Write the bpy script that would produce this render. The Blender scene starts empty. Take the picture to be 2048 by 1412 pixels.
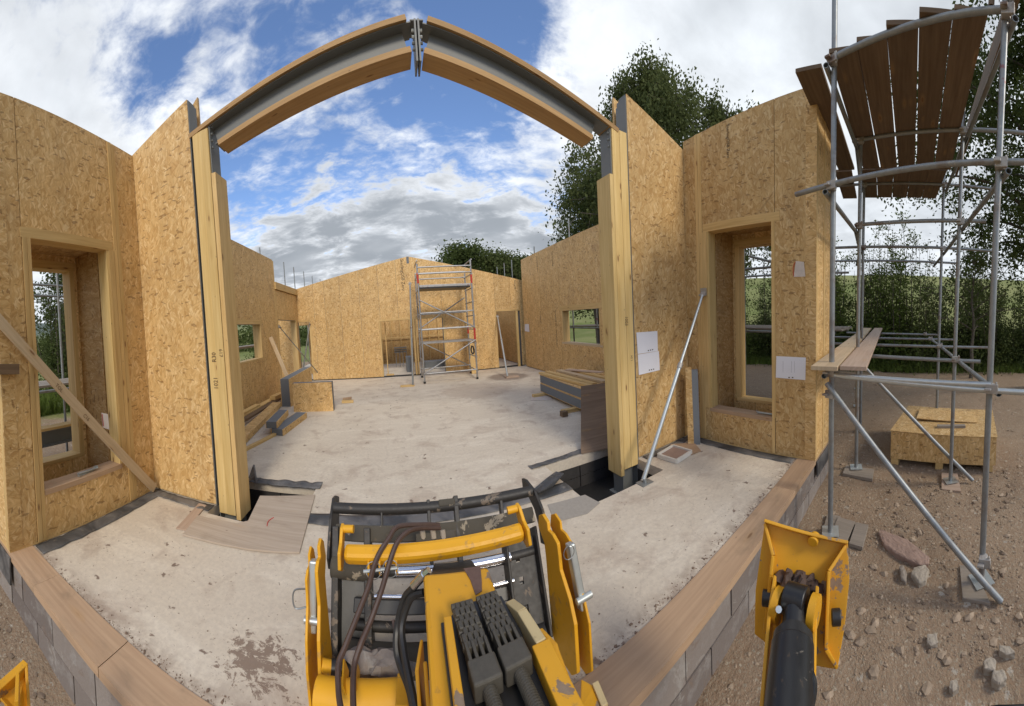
import bpy, bmesh, math, random
import numpy as np
from mathutils import Matrix, Vector, noise
rnd = random.Random(7)
nrs = np.random.RandomState(11)
S = bpy.context.scene
COL = S.collection
V = Vector

# ------------------------------------------------------------------ camera (wide phone panorama, central cylindrical)
EYE = V((0, 0, 1.75))
SX, SY, PX, PY = 658.905, 623.694, 788.457, 667.408      # pixels per radian / per unit height, principal point (2048 px wide picture)
PIT, ROL = 0.02448, 0.06637                              # small tilt of the sweep axis
cp, sp, cq, sq = math.cos(PIT), math.sin(PIT), math.cos(ROL), math.sin(ROL)
R3 = Matrix(((cq, 0, -sq), (0, 1, 0), (sq, 0, cq))) @ Matrix(((1, 0, 0), (0, cp, -sp), (0, sp, cp)))
RT = R3.transposed()
cam_d = bpy.data.cameras.new('camera'); cam = bpy.data.objects.new('camera', cam_d); COL.objects.link(cam); S.camera = cam
cam_d.type = 'PANO'; cam_d.panorama_type = 'CENTRAL_CYLINDRICAL'
cam_d.central_cylindrical_range_u_min = -PX / SX
cam_d.central_cylindrical_range_u_max = (2048 - PX) / SX
cam_d.central_cylindrical_range_v_min = (PY - 1412) / SY
cam_d.central_cylindrical_range_v_max = PY / SY
cam_d.central_cylindrical_radius = 1.0
cam_d.clip_start = 0.02; cam_d.clip_end = 5000
M = Matrix(((RT[0][0], RT[0][2], -RT[0][1]), (RT[1][0], RT[1][2], -RT[1][1]), (RT[2][0], RT[2][2], -RT[2][1]))).to_4x4()
M.translation = EYE
cam.matrix_world = M

# ------------------------------------------------------------------ sky, sun, exposure
SUN_EL, SUN_AZ = math.radians(38), math.radians(175)     # azimuth clockwise from +Y: behind the camera, to the right
S.view_settings.view_transform = 'Standard'; S.view_settings.look = 'None'
S.view_settings.exposure = 0.48; S.view_settings.gamma = 1.0; S.view_settings.use_curve_mapping = False
S.cycles.use_denoising = True
S.cycles.max_bounces = 8; S.cycles.diffuse_bounces = 4; S.cycles.transparent_max_bounces = 12

class NT:
    "tiny helper for node trees"
    def __init__(s, tree): s.t = tree; s.n = tree.nodes; s.l = tree.links
    def new(s, typ, **kw):
        n = s.n.new(typ)
        for k, v in kw.items(): setattr(n, k, v)
        return n
    def put(s, sock, v):
        if hasattr(v, 'is_linked') or isinstance(v, bpy.types.NodeSocket): s.l.new(v, sock)
        elif v is not None:
            if sock.type == 'RGBA' and not hasattr(v, '__len__'): v = (v, v, v, 1)
            if sock.type == 'RGBA' and len(v) == 3: v = (*v, 1)
            sock.default_value = v
    def math(s, op, a, b=None, c=None, clamp=False):
        n = s.new('ShaderNodeMath', operation=op, use_clamp=clamp)
        s.put(n.inputs[0], a); s.put(n.inputs[1], b)
        if c is not None: s.put(n.inputs[2], c)
        return n.outputs[0]
    def vmath(s, op, a, b=None, sc=None):
        n = s.new('ShaderNodeVectorMath', operation=op)
        s.put(n.inputs[0], a); s.put(n.inputs[1], b)
        if sc is not None: s.put(n.inputs['Scale'], sc)
        return n.outputs['Value'] if op in ('DOT_PRODUCT', 'LENGTH', 'DISTANCE') else n.outputs[0]
    def mix(s, f, a, b, blend='MIX'):
        n = s.new('ShaderNodeMix', data_type='RGBA', blend_type=blend)
        s.put(n.inputs[0], f); s.put(n.inputs[6], a); s.put(n.inputs[7], b)
        return n.outputs[2]
    def noise(s, vec, scale, detail=4, rough=.55, dist=0, out=0):
        n = s.new('ShaderNodeTexNoise'); s.put(n.inputs['Vector'], vec)
        n.inputs['Scale'].default_value = scale; n.inputs['Detail'].default_value = detail
        n.inputs['Roughness'].default_value = rough; n.inputs['Distortion'].default_value = dist
        return n.outputs[out]
    def vor(s, vec, scale, feat='F1', out='Color', rnd_=1.0):
        n = s.new('ShaderNodeTexVoronoi', feature=feat); s.put(n.inputs['Vector'], vec)
        n.inputs['Scale'].default_value = scale; n.inputs['Randomness'].default_value = rnd_
        return n.outputs[out]
    def map(s, vec, loc=(0, 0, 0), rot=(0, 0, 0), sc=(1, 1, 1)):
        n = s.new('ShaderNodeMapping'); s.put(n.inputs[0], vec)
        n.inputs[1].default_value = loc; n.inputs[2].default_value = rot; n.inputs[3].default_value = sc
        return n.outputs[0]
    def ramp(s, f, stops, interp='LINEAR'):
        n = s.new('ShaderNodeValToRGB'); s.put(n.inputs[0], f); cr = n.color_ramp; cr.interpolation = interp
        while len(cr.elements) < len(stops): cr.elements.new(.5)
        for e, (p, c) in zip(cr.elements, stops):
            e.position = p; e.color = (*c, 1) if hasattr(c, '__len__') else (c, c, c, 1)
        return n.outputs[0]
    def sstep(s, x, a, b):
        n = s.new('ShaderNodeMapRange', interpolation_type='SMOOTHSTEP'); s.put(n.inputs[0], x)
        n.inputs[1].default_value = a; n.inputs[2].default_value = b; return n.outputs[0]
    def sep(s, v): n = s.new('ShaderNodeSeparateXYZ'); s.put(n.inputs[0], v); return n.outputs
    def comb(s, x, y, z): n = s.new('ShaderNodeCombineXYZ'); s.put(n.inputs[0], x); s.put(n.inputs[1], y); s.put(n.inputs[2], z); return n.outputs[0]

W = bpy.data.worlds.new('World'); S.world = W; W.use_nodes = True
t = NT(W.node_tree); W.node_tree.nodes.clear()
out = t.new('ShaderNodeOutputWorld'); bg = t.new('ShaderNodeBackground'); bg.inputs[1].default_value = 0.1
sky = t.new('ShaderNodeTexSky', sky_type='NISHITA'); sky.sun_disc = False
sky.sun_elevation = SUN_EL; sky.sun_rotation = SUN_AZ; sky.air_density = 1.0; sky.dust_density = 0.6; sky.ozone_density = 2.0
d = t.vmath('NORMALIZE', t.new('ShaderNodeTexCoord').outputs['Generated'])
dx, dy, dz = t.sep(d)
zz = t.math('ADD', t.math('MAXIMUM', dz, 0.0), 0.16)
pl = t.comb(t.math('DIVIDE', dx, zz), t.math('DIVIDE', dy, zz), 0.0)          # cloud layer seen in perspective
big = t.noise(t.map(pl, loc=(3.1, 1.7, 0), sc=(.8, .8, 1)), 0.9, 4, .55, .4)
mid = t.noise(t.map(pl, loc=(7.7, 2.2, 0), rot=(0, 0, .5), sc=(1, 1.25, 1)), 3.2, 6, .62, .25)
fine = t.noise(t.map(pl, loc=(1, 9, 0), rot=(0, 0, .3), sc=(1, 1.3, 1)), 9.5, 5, .6, .35)
def blob(az, el, rad, soft, noisy=.25):
    "soft region of the sky around a direction (degrees)"
    a, e = math.radians(az), math.radians(el)
    dv = (math.sin(a) * math.cos(e), math.cos(a) * math.cos(e), math.sin(e))
    c = t.vmath('DOT_PRODUCT', d, dv)
    ang = t.math('ARCCOSINE', c)
    ang = t.math('ADD', ang, t.math('MULTIPLY', t.math('SUBTRACT', mid, .5), noisy))
    return t.sstep(ang, math.radians(rad + soft), math.radians(max(rad - soft, 0)))
cover = t.math('ADD', t.math('ADD', t.math('MULTIPLY', big, .36), t.math('MULTIPLY', mid, .36)), t.math('MULTIPLY', fine, .34))
SKYBLUE = [(-40, 41, 3.5, 5, .20), (13, 43, 8, 8, .16), (6, 30, 12, 12, .045), (-8, 20, 12, 8, .05), (22, 43, 8, 8, .13), (22, 31, 8, 8, .06), (-24, 44, 6, 8, .07), (-30, 30, 5, 7, .09)]
for az, el, rad, soft, amt in SKYBLUE:
    cover = t.math('SUBTRACT', cover, t.math('MULTIPLY', blob(az, el, rad, soft), amt))
SKYWHITE = [(-62, 38, 18, 14, .12), (-30, 38, 10, 10, .06), (80, 40, 30, 30, .40), (100, 20, 40, 12, .4), (-60, 10, 22, 10, .3), (0, 90, 25, 15, -.02)]
for az, el, rad, soft, amt in SKYWHITE:
    cover = t.math('ADD', cover, t.math('MULTIPLY', blob(az, el, rad, soft), amt))
mask = t.sstep(cover, .44, .66)
low = t.sstep(t.math('ADD', dz, t.math('MULTIPLY', t.math('SUBTRACT', mid, .5), .25)), .34, .20)     # cloud bank near the horizon
mask = t.math('MAXIMUM', mask, low)
# grey undersides
lump = t.noise(t.map(d, loc=(4, 2, 1), sc=(1, 1, 2.2)), 3.6, 4, .5, .3)
g1 = blob(-1, 15, 7.5, 6, .5)
for az, el, rad in ((-16, 12.5, 7), (-25, 10, 4), (9, 17.5, 6.5), (18, 15, 7.5), (27, 11, 6), (-8, 18, 5)): g1 = t.math('MAXIMUM', g1, blob(az, el, rad, 5, .5))
mask = t.math('MAXIMUM', mask, t.sstep(g1, .0, .5))
grey = t.math('MULTIPLY', g1, t.math('ADD', .55, t.math('MULTIPLY', t.sstep(lump, .30, .62), .45)))
grey = t.math('MAXIMUM', grey, t.math('MULTIPLY', t.sstep(t.noise(pl, 1.6, 4, .5, .3), .40, .75), .55))
ccol = t.mix(t.math('MULTIPLY', t.sstep(cover, .55, .95), .5), (7.9, 8.2, 8.6), (6.4, 6.9, 7.4))
ccol = t.mix(grey, ccol, (3.1, 3.4, 3.8))
tex = t.math('ADD', .90, t.math('MULTIPLY', t.math('SUBTRACT', 1.25, grey), t.math('MULTIPLY', t.math('SUBTRACT', mid, .5), .55)))
ccol = t.vmath('SCALE', ccol, sc=tex)
skyc = t.mix(1.0, sky.outputs[0], (1.25, 1.34, 1.52), 'MULTIPLY')
fin = t.mix(mask, skyc, ccol)
t.put(bg.inputs[0], fin); t.l.new(bg.outputs[0], out.inputs[0])

sun_d = bpy.data.lights.new('sun', 'SUN'); sun_d.energy = 1.5; sun_d.angle = math.radians(13); sun_d.color = (1, .90, .74)
sun = bpy.data.objects.new('sun', sun_d); COL.objects.link(sun)
sd = V((math.sin(SUN_AZ) * math.cos(SUN_EL), math.cos(SUN_AZ) * math.cos(SUN_EL), math.sin(SUN_EL)))
sun.rotation_euler = sd.to_track_quat('Z', 'Y').to_euler()

# ------------------------------------------------------------------ helpers: geometry
def ray(u, v):
    a = (u - PX) / SX
    return RT @ V((math.sin(a), math.cos(a), (PY - v) / SY))
def at(u, v, X=None, Y=None, Z=None, plane=None):
    "point where the line of sight through (u, v) meets a plane of the place"
    dd = ray(u, v)
    if X is not None: k = (X - EYE.x) / dd.x
    elif Y is not None: k = (Y - EYE.y) / dd.y
    elif Z is not None: k = (Z - EYE.z) / dd.z
    else:
        p0, nn = plane; k = (p0 - EYE).dot(nn) / dd.dot(nn)
    return EYE + dd * k

WORLD = {}            # world position of every parent
class MB:
    def __init__(s): s.v = []; s.f = []; s.uv = []
    def face(s, pts, uvs=None):
        i = len(s.v); s.v += [tuple(p) for p in pts]; s.f.append(tuple(range(i, i + len(pts))))
        s.uv += uvs if uvs else [(0, 0)] * len(pts)
    def quadbox(s, c, long=None, off=None):
        "c: 8 corners, bottom 4 then top 4 in the same order"
        c = [V(p) for p in c]
        ou, ov = off if off else (rnd.uniform(0, 50), rnd.uniform(0, 50))
        F = [(0, 3, 2, 1), (4, 5, 6, 7), (0, 1, 5, 4), (1, 2, 6, 5), (2, 3, 7, 6), (3, 0, 4, 7)]
        cen = sum(c, V((0, 0, 0))) / 8
        for f in F:
            p = [c[i] for i in f]
            n = (p[1] - p[0]).cross(p[3] - p[0])
            if n.dot((p[0] + p[1] + p[2] + p[3]) / 4 - cen) < 0: p = p[::-1]
            e1, e2 = p[1] - p[0], p[3] - p[0]
            l = long or (e1 if e1.length > e2.length else e2)
            nn = e1.cross(e2)
            if nn.length < 1e-12: continue
            nn.normalize(); a = l - nn * l.dot(nn)
            if a.length < 1e-6: a = e1
            a.normalize(); b = nn.cross(a)
            s.face(p, [(q.dot(a) + ou, q.dot(b) + ov) for q in p])
    def box(s, lo, hi, long=None):
        x0, y0, z0 = lo; x1, y1, z1 = hi
        s.quadbox([(x0, y0, z0), (x1, y0, z0), (x1, y1, z0), (x0, y1, z0), (x0, y0, z1), (x1, y0, z1), (x1, y1, z1), (x0, y1, z1)],
                  long or max(((x1 - x0), V((1, 0, 0))), ((y1 - y0), V((0, 1, 0))), ((z1 - z0), V((0, 0, 1))), key=lambda q: q[0])[1])
    def beam(s, p, q, w, h, up=(0, 0, 1)):
        "timber of width w (sideways) and height h (along up) whose axis runs p-q"
        p, q = V(p), V(q); a = (q - p).normalized(); up = V(up)
        r = a.cross(up)
        if r.length < 1e-5: r = a.cross(V((0, 1, 0)))
        r.normalize(); u2 = r.cross(a).normalized(); r = r * w / 2; u2 = u2 * h / 2
        s.quadbox([p - r - u2, p + r - u2, q + r - u2, q - r - u2, p - r + u2, p + r + u2, q + r + u2, q - r + u2], a)
    def prism(s, poly, t, long=None):
        "polygon (3D, planar) pushed by vector t"
        poly = [V(p) for p in poly]; t = V(t)
        n = V((0, 0, 0))
        for i in range(len(poly)): n += poly[i].cross(poly[(i + 1) % len(poly)])
        if n.dot(t) > 0: poly = poly[::-1]
        n = n.normalized(); a = V(long) if long else (poly[1] - poly[0]); a = (a - n * a.dot(n)).normalized(); b = n.cross(a)
        o = (rnd.uniform(0, 50), rnd.uniform(0, 50))
        u = lambda p: (p.dot(a) + o[0], p.dot(b) + o[1])
        s.face(poly, [u(p) for p in poly]); bk = [p + t for p in poly]
        s.face(bk[::-1], [u(p) for p in bk[::-1]])
        N = len(poly); tl = t.length
        for i in range(N):
            j = (i + 1) % N; L = (poly[j] - poly[i]).length; e = rnd.uniform(0, 9)
            s.face([poly[j], poly[i], bk[i], bk[j]], [(e + L, 0), (e, 0), (e, tl), (e + L, tl)])
    def tube(s, p, q, r, n=12, r2=None, hollow=False, caps=True):
        p, q = V(p), V(q); a = (q - p).normalized(); x = a.cross(V((0, 0, 1)))
        if x.length < 1e-4: x = V((1, 0, 0))
        x.normalize(); y = a.cross(x); r2 = r if r2 is None else r2; L = (q - p).length; o = rnd.uniform(0, 30)
        C = lambda c, rr: [c + (x * math.cos(2 * math.pi * k / n) + y * math.sin(2 * math.pi * k / n)) * rr for k in range(n)]
        A, B = C(p, r), C(q, r2)
        for k in range(n):
            j = (k + 1) % n; ua, ub = k / n * 6.28 * r, (k + 1) / n * 6.28 * r
            s.face([A[k], A[j], B[j], B[k]], [(o, ua), (o, ub), (o + L, ub), (o + L, ua)])
        if hollow:
            for c0, R1, dirn in ((p, A, 1), (q, B, -1)):
                I = C(c0, r * .84); D = C(c0 + a * dirn * .06, r * .84)
                for k in range(n):
                    j = (k + 1) % n
                    s.face([R1[k], I[k], I[j], R1[j]] if dirn == 1 else [R1[j], I[j], I[k], R1[k]])
                    s.face([I[k], D[k], D[j], I[j]] if dirn == 1 else [I[j], D[j], D[k], I[k]])
                s.face(D if dirn == -1 else D[::-1])
        elif caps: s.face(A[::-1]); s.face(B)
    def path(s, pts, r, n=8):
        pts = [V(p) for p in pts]
        if len(pts) > 2:                                            # Catmull-Rom smoothing
            o = []
            P = [pts[0]] + pts + [pts[-1]]
            for i in range(1, len(P) - 2):
                for k in range(5):
                    u = k / 5; a, b, c, e = P[i - 1], P[i], P[i + 1], P[i + 2]
                    o.append(.5 * ((2 * b) + (c - a) * u + (2 * a - 5 * b + 4 * c - e) * u * u + (3 * b - a - 3 * c + e) * u ** 3))
            o.append(pts[-1]); pts = o
        prev = None; L = 0; x = None
        for i, p in enumerate(pts):
            dd = (pts[min(i + 1, len(pts) - 1)] - pts[max(i - 1, 0)]).normalized()
            x = (x - dd * x.dot(dd)) if x is not None else dd.cross(V((.3, .2, 1)))
            x.normalize(); y = dd.cross(x)
            rr = r[i] if isinstance(r, (list, tuple)) and len(r) == len(pts) else (r if not isinstance(r, (list, tuple)) else r[0] + (r[1] - r[0]) * i / (len(pts) - 1))
            ring = [p + (x * math.cos(6.28318 * k / n) + y * math.sin(6.28318 * k / n)) * rr for k in range(n)]
            if prev:
                L2 = L + (p - pts[i - 1]).length
                for k in range(n):
                    j = (k + 1) % n; s.face([prev[k], prev[j], ring[j], ring[k]], [(L, k / n * .1), (L, (k + 1) / n * .1), (L2, (k + 1) / n * .1), (L2, k / n * .1)])
                L = L2
            else: s.face(ring[::-1])
            prev = ring
        s.face(prev)
    def blobby(s, c, rx, ry, rz, seed=0, n=10, amp=.25, rot=0):
        "irregular stone"
        c = V(c); rings = []
        for i in range(n // 2 + 1):
            ph = math.pi * i / (n // 2); row = []
            for k in range(n):
                th = 2 * math.pi * k / n; q = V((math.sin(ph) * math.cos(th), math.sin(ph) * math.sin(th), math.cos(ph)))
                m = 1 + amp * noise.noise(q * 1.6 + V((seed * 7.1, seed * 3.3, 0))) * 2
                # flatten towards facets
                q = V((q.x * rx, q.y * ry, q.z * rz)) * m
                q = V((q.x * math.cos(rot) - q.y * math.sin(rot), q.x * math.sin(rot) + q.y * math.cos(rot), q.z))
                row.append(c + q)
            rings.append(row)
        for i in range(n // 2):
            for k in range(n):
                j = (k + 1) % n
                if i == 0: s.face([rings[0][0], rings[1][k], rings[1][j]], [(0, 0), (k * .05, .05), (j * .05, .05)])
                elif i == n // 2 - 1: s.face([rings[i][k], rings[i + 1][0], rings[i][j]], [(0, 0), (k * .05, .05), (j * .05, .05)])
                else: s.face([rings[i][k], rings[i + 1][k], rings[i + 1][j], rings[i][j]], [(k * .05, i * .05), (k * .05, i * .05 + .05), (k * .05 + .05, i * .05 + .05), (k * .05 + .05, i * .05)])
    def build(s, name, mat, parent=None, smooth=False, bevel=0, weld=False, base=False, kind=None):
        me = bpy.data.meshes.new(name)
        vs = np.array(s.v, dtype=np.float64)
        if parent is None:
            lo, hi = vs.min(0), vs.max(0); o = V(((lo[0] + hi[0]) / 2, (lo[1] + hi[1]) / 2, lo[2])); pw = V((0, 0, 0))
        else:
            o = V((vs.min(0) + vs.max(0)) / 2); pw = WORLD[parent.name]
        vs = vs - np.array(o)
        me.from_pydata(vs.tolist(), [], s.f)
        uvl = me.uv_layers.new(name='UVMap'); uvl.data.foreach_set('uv', np.array(s.uv, dtype=np.float32).ravel())
        if weld or smooth or bevel:
            b = bmesh.new(); b.from_mesh(me); bmesh.ops.remove_doubles(b, verts=b.verts, dist=1e-5); b.to_mesh(me); b.free()
        me.materials.append(mat)
        if smooth:
            me.polygons.foreach_set('use_smooth', [True] * len(me.polygons))
            me.set_sharp_from_angle(angle=math.radians(38))
        ob = bpy.data.objects.new(name, me); COL.objects.link(ob)
        ob.location = o - pw; WORLD[ob.name] = o
        if parent is not None: ob.parent = parent
        if bevel:
            m = ob.modifiers.new('edge', 'BEVEL'); m.width = bevel; m.segments = 2; m.limit_method = 'ANGLE'; m.angle_limit = math.radians(35); m.harden_normals = False
        if kind: ob['kind'] = kind
        return ob
def thing(name, label, cat, loc, group=None):
    o = bpy.data.objects.new(name, None); COL.objects.link(o); o.location = loc; o.empty_display_size = .1
    WORLD[o.name] = V(loc); o['label'] = label; o['category'] = cat
    if group: o['group'] = group
    return o
def tag(o, label, cat, group=None):
    o['label'] = label; o['category'] = cat
    if group: o['group'] = group
    return o
def struct(o): o['kind'] = 'structure'; return o
def copy_to(ob, delta, parent=None, rotz=None):
    c = ob.copy(); COL.objects.link(c); c.location = ob.location + V(delta); WORLD[c.name] = WORLD[ob.name] + V(delta)
    if parent is not None: c.parent = parent
    if rotz is not None: c.rotation_euler = (0, 0, rotz)
    return c
# ------------------------------------------------------------------ materials
def mat(name):
    m = bpy.data.materials.new(name); m.use_nodes = True
    b = m.node_tree.nodes['Principled BSDF']; return m, NT(m.node_tree), b
def bump(t, b, h, strength=.3, dist=.01):
    n = t.new('ShaderNodeBump'); n.inputs['Strength'].default_value = strength; n.inputs['Distance'].default_value = dist
    t.put(n.inputs['Height'], h); t.l.new(n.outputs[0], b.inputs['Normal'])
def uvs(t): return t.new('ShaderNodeTexCoord').outputs['UV']
def objc(t): return t.new('ShaderNodeTexCoord').outputs['Object']
def wpos(t): return t.new('ShaderNodeNewGeometry').outputs['Position']

def osb_mat(name, tint=(1, 1, 1), dark=0.0, stain=.35):
    m, t, b = mat(name); uv = uvs(t)
    warp = t.noise(uv, 3.0, 3, .6, 0, 1); warp = t.vmath('SCALE', t.vmath('SUBTRACT', warp, (.5, .5, .5)), sc=.10)
    w2 = t.noise(uv, 22, 2, .6, 0, 1); w2 = t.vmath('SCALE', t.vmath('SUBTRACT', w2, (.5, .5, .5)), sc=.012)
    c0 = t.vmath('ADD', t.vmath('ADD', uv, warp), w2)
    palette = [(0, (.36, .195, .065)), (.13, (.50, .295, .105)), (.40, (.62, .395, .160)), (.72, (.70, .475, .215)), (.93, (.82, .61, .33)), (1, (.88, .70, .43))]
    col = None; hgt = None
    for k, (ang, sx_, sy_, thr) in enumerate([(80, 9, 34, 0), (100, 11, 44, .40), (62, 10, 40, .52), (124, 11, 46, .58), (38, 11, 50, .70), (88, 13, 58, .72)]):
        v = t.map(t.map(c0, rot=(0, 0, -math.radians(ang))), loc=(k * 3.7, k * 5.1, 0), sc=(sx_, sy_, 1))
        vn = t.new('ShaderNodeTexVoronoi', feature='F1'); t.put(vn.inputs['Vector'], v); vn.inputs['Scale'].default_value = 1
        cr, cg, cb = t.sep(vn.outputs['Color'])
        grain = t.noise(t.map(v, sc=(.35, 5, 1)), 1.6, 3, .6)
        f = t.math('ADD', t.math('MULTIPLY', cr, .72), t.math('MULTIPLY', grain, .30))
        cc = t.ramp(f, palette)
        edge = t.sstep(vn.outputs['Distance'], .62, .40)
        if col is None: col, hgt = cc, t.math('MULTIPLY', cg, .5)
        else:
            mk = t.math('MULTIPLY', t.math('GREATER_THAN', cg, thr), edge)
            shade = t.math('MULTIPLY', t.math('GREATER_THAN', cg, thr), t.sstep(vn.outputs['Distance'], .72, .52))
            col = t.mix(t.math('MULTIPLY', shade, .18), col, (.30, .17, .06)); col = t.mix(mk, col, cc)
            hgt = t.math('ADD', t.math('MULTIPLY', hgt, t.math('SUBTRACT', 1, mk)), t.math('MULTIPLY', mk, t.math('ADD', .5, t.math('MULTIPLY', cb, .5))))
    fl = t.vor(t.map(c0, rot=(0, 0, .3), sc=(22, 60, 1)), 1, 'F1', 'Color'); r_, g_, b_ = t.sep(fl)
    col = t.mix(t.math('MULTIPLY', t.math('GREATER_THAN', r_, .955), .55), col, (.17, .085, .03))
    lg = t.noise(uv, 1.7, 5, .65, .5); lg2 = t.noise(t.map(uv, sc=(1, .35, 1)), 5, 3, .6)
    col = t.mix(t.math('MULTIPLY', t.sstep(lg, .48, .80), stain), col, (.30, .19, .10))
    br = t.math('ADD', .82, t.math('MULTIPLY', lg2, .36))
    oi = t.new('ShaderNodeObjectInfo').outputs['Random']
    br = t.math('MULTIPLY', br, t.math('ADD', .80, t.math('MULTIPLY', oi, .28)))
    wet = t.noise(t.map(uv, loc=(5, 2, 0), sc=(1.3, .45, 1)), 1.5, 6, .7, .8)
    col = t.mix(t.math('MULTIPLY', t.sstep(wet, .57, .72), .32), col, (.36, .22, .11))
    sc_ = t.noise(t.map(uv, loc=(1, 8, 0)), .9, 7, .75, 1.5)
    col = t.mix(t.math('MULTIPLY', t.sstep(sc_, .64, .72), .45), col, (.17, .105, .06))
    nl = t.new('ShaderNodeTexVoronoi', feature='F1'); t.put(nl.inputs['Vector'], t.map(uv, sc=(2.5, 6, 1))); nl.inputs['Scale'].default_value = 1; nl.inputs['Randomness'].default_value = .12
    col = t.mix(t.math('MULTIPLY', t.math('LESS_THAN', nl.outputs['Distance'], .028), .7), col, (.10, .07, .05))
    col = t.vmath('SCALE', col, sc=t.math('MULTIPLY', br, 1 - dark))
    col = t.mix(1.0, col, tint, 'MULTIPLY')
    t.put(b.inputs['Base Color'], col); b.inputs['Roughness'].default_value = .62; b.inputs['Specular IOR Level'].default_value = .3
    bump(t, b, hgt, .35, .004)
    return m
def wood_mat(name, c_lo, c_hi, knots=True, dirt=.15, rough=.65, ring=1.0):
    m, t, b = mat(name); uv = uvs(t)
    g = t.noise(t.map(uv, sc=(1.2, 26, 1)), 1.6, 5, .6, .35)
    g2 = t.noise(t.map(uv, sc=(.5, 9, 1)), 1.2, 3, .5, .6)
    f = t.math('ADD', t.math('MULTIPLY', g, .6), t.math('MULTIPLY', g2, .4))
    col = t.ramp(f, [(.30, c_lo), (.66, c_hi)])
    lam = t.math('FRACT', t.math('MULTIPLY', t.sep(uv)[1], 22.0))
    col = t.mix(t.math('MULTIPLY', t.math('SUBTRACT', 1, t.sstep(lam, .0, .06)), .22 * ring), col, (.30, .17, .07))
    oi = t.new('ShaderNodeObjectInfo').outputs['Random']
    if knots:
        kv = t.new('ShaderNodeTexVoronoi', feature='F1'); t.put(kv.inputs['Vector'], t.map(uv, sc=(2.6, 9.5, 1))); kv.inputs['Scale'].default_value = 1
        kr = t.sep(kv.outputs['Color'])[0]
        k = t.math('MULTIPLY', t.sstep(kv.outputs['Distance'], .13, .05), t.math('GREATER_THAN', kr, .45))
        halo = t.math('MULTIPLY', t.sstep(kv.outputs['Distance'], .34, .08), t.math('GREATER_THAN', kr, .45))
        col = t.mix(t.math('MULTIPLY', halo, .28), col, (.46, .27, .10)); col = t.mix(t.math('MULTIPLY', k, .8), col, (.17, .075, .03))
    nv = t.new('ShaderNodeTexVoronoi', feature='F1'); t.put(nv.inputs['Vector'], t.map(uv, loc=(3, 1, 0), sc=(5.5, 17, 1))); nv.inputs['Scale'].default_value = 1
    if knots: col = t.mix(t.math('MULTIPLY', t.math('MULTIPLY', t.sstep(nv.outputs['Distance'], .075, .04), t.math('GREATER_THAN', t.sep(nv.outputs['Color'])[1], .62)), .75), col, (.12, .08, .05))
    lg = t.noise(t.map(uv, sc=(1, 2, 1)), 2.5, 5, .65, .4)
    col = t.mix(t.math('MULTIPLY', t.sstep(lg, .5, .85), dirt), col, (.20, .15, .10))
    col = t.vmath('SCALE', col, sc=t.math('ADD', .88, t.math('MULTIPLY', oi, .2)))
    t.put(b.inputs['Base Color'], col); b.inputs['Roughness'].default_value = rough; b.inputs['Specular IOR Level'].default_value = .3
    bump(t, b, g, .18, .003); return m
def metal_mat(name, c0, c1, metallic=.75, rough=.45, spots=.3, scale=14, rust=None):
    m, t, b = mat(name); p = wpos(t)
    n = t.noise(p, scale, 5, .65, .2); n2 = t.noise(p, scale * .22, 4, .6)
    col = t.mix(n, c0, c1)
    if rust:
        col = t.mix(t.math('MULTIPLY', t.sstep(n2, .50, .66), spots * 1.5), col, rust); col = t.mix(t.math('MULTIPLY', t.sstep(t.noise(p, 9, 6, .75, .6), .60, .68), .7), col, (.42, .40, .36)); col = t.mix(t.math('MULTIPLY', t.sstep(t.noise(p, 3.1, 4, .7, .3), .66, .70), .7), col, (.26, .07, .08))
    t.put(b.inputs['Base Color'], col); b.inputs['Metallic'].default_value = metallic
    t.put(b.inputs['Roughness'], t.math('ADD', rough - .08, t.math('MULTIPLY', n2, .2))); bump(t, b, n, .08, .002); return m
def paint_mat(name, col_, chips=.35, dirt=.4, chipc=(.10, .06, .045), rough=.36):
    m, t, b = mat(name); p = objc(t)
    n1 = t.noise(p, 9, 6, .68, .4); n2 = t.noise(p, 34, 4, .6); n3 = t.noise(p, 2.4, 3, .5)
    f = t.math('ADD', t.math('MULTIPLY', n1, .62), t.math('MULTIPLY', n3, .38))
    chip = t.math('MULTIPLY', t.sstep(f, .595 - .02 * chips, .612 - .02 * chips), chips)
    c = t.mix(t.math('MULTIPLY', t.sstep(n3, .35, .8), dirt), col_, tuple(x * .62 for x in col_))
    c = t.mix(t.math('MULTIPLY', t.sstep(n2, .62, .78), dirt * .7), c, (.20, .13, .07))
    c = t.mix(chip, c, t.mix(n2, chipc, (.30, .24, .18)))
    t.put(b.inputs['Base Color'], c); t.put(b.inputs['Roughness'], t.math('ADD', rough, t.math('MULTIPLY', t.math('MAXIMUM', chip, n2), .3)))
    bump(t, b, t.math('SUBTRACT', t.math('MULTIPLY', n2, .2), chip), .25, .0015); return m
def flat_mat(name, col_, rough=.7, scale=20, var=.25, metallic=0, bmp=.1):
    m, t, b = mat(name); p = objc(t); n = t.noise(p, scale, 5, .65)
    t.put(b.inputs['Base Color'], t.mix(n, tuple(x * (1 - var) for x in col_), tuple(min(1, x * (1 + var)) for x in col_)))
    b.inputs['Roughness'].default_value = rough; b.inputs['Metallic'].default_value = metallic; bump(t, b, n, bmp, .004); return m

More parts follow.
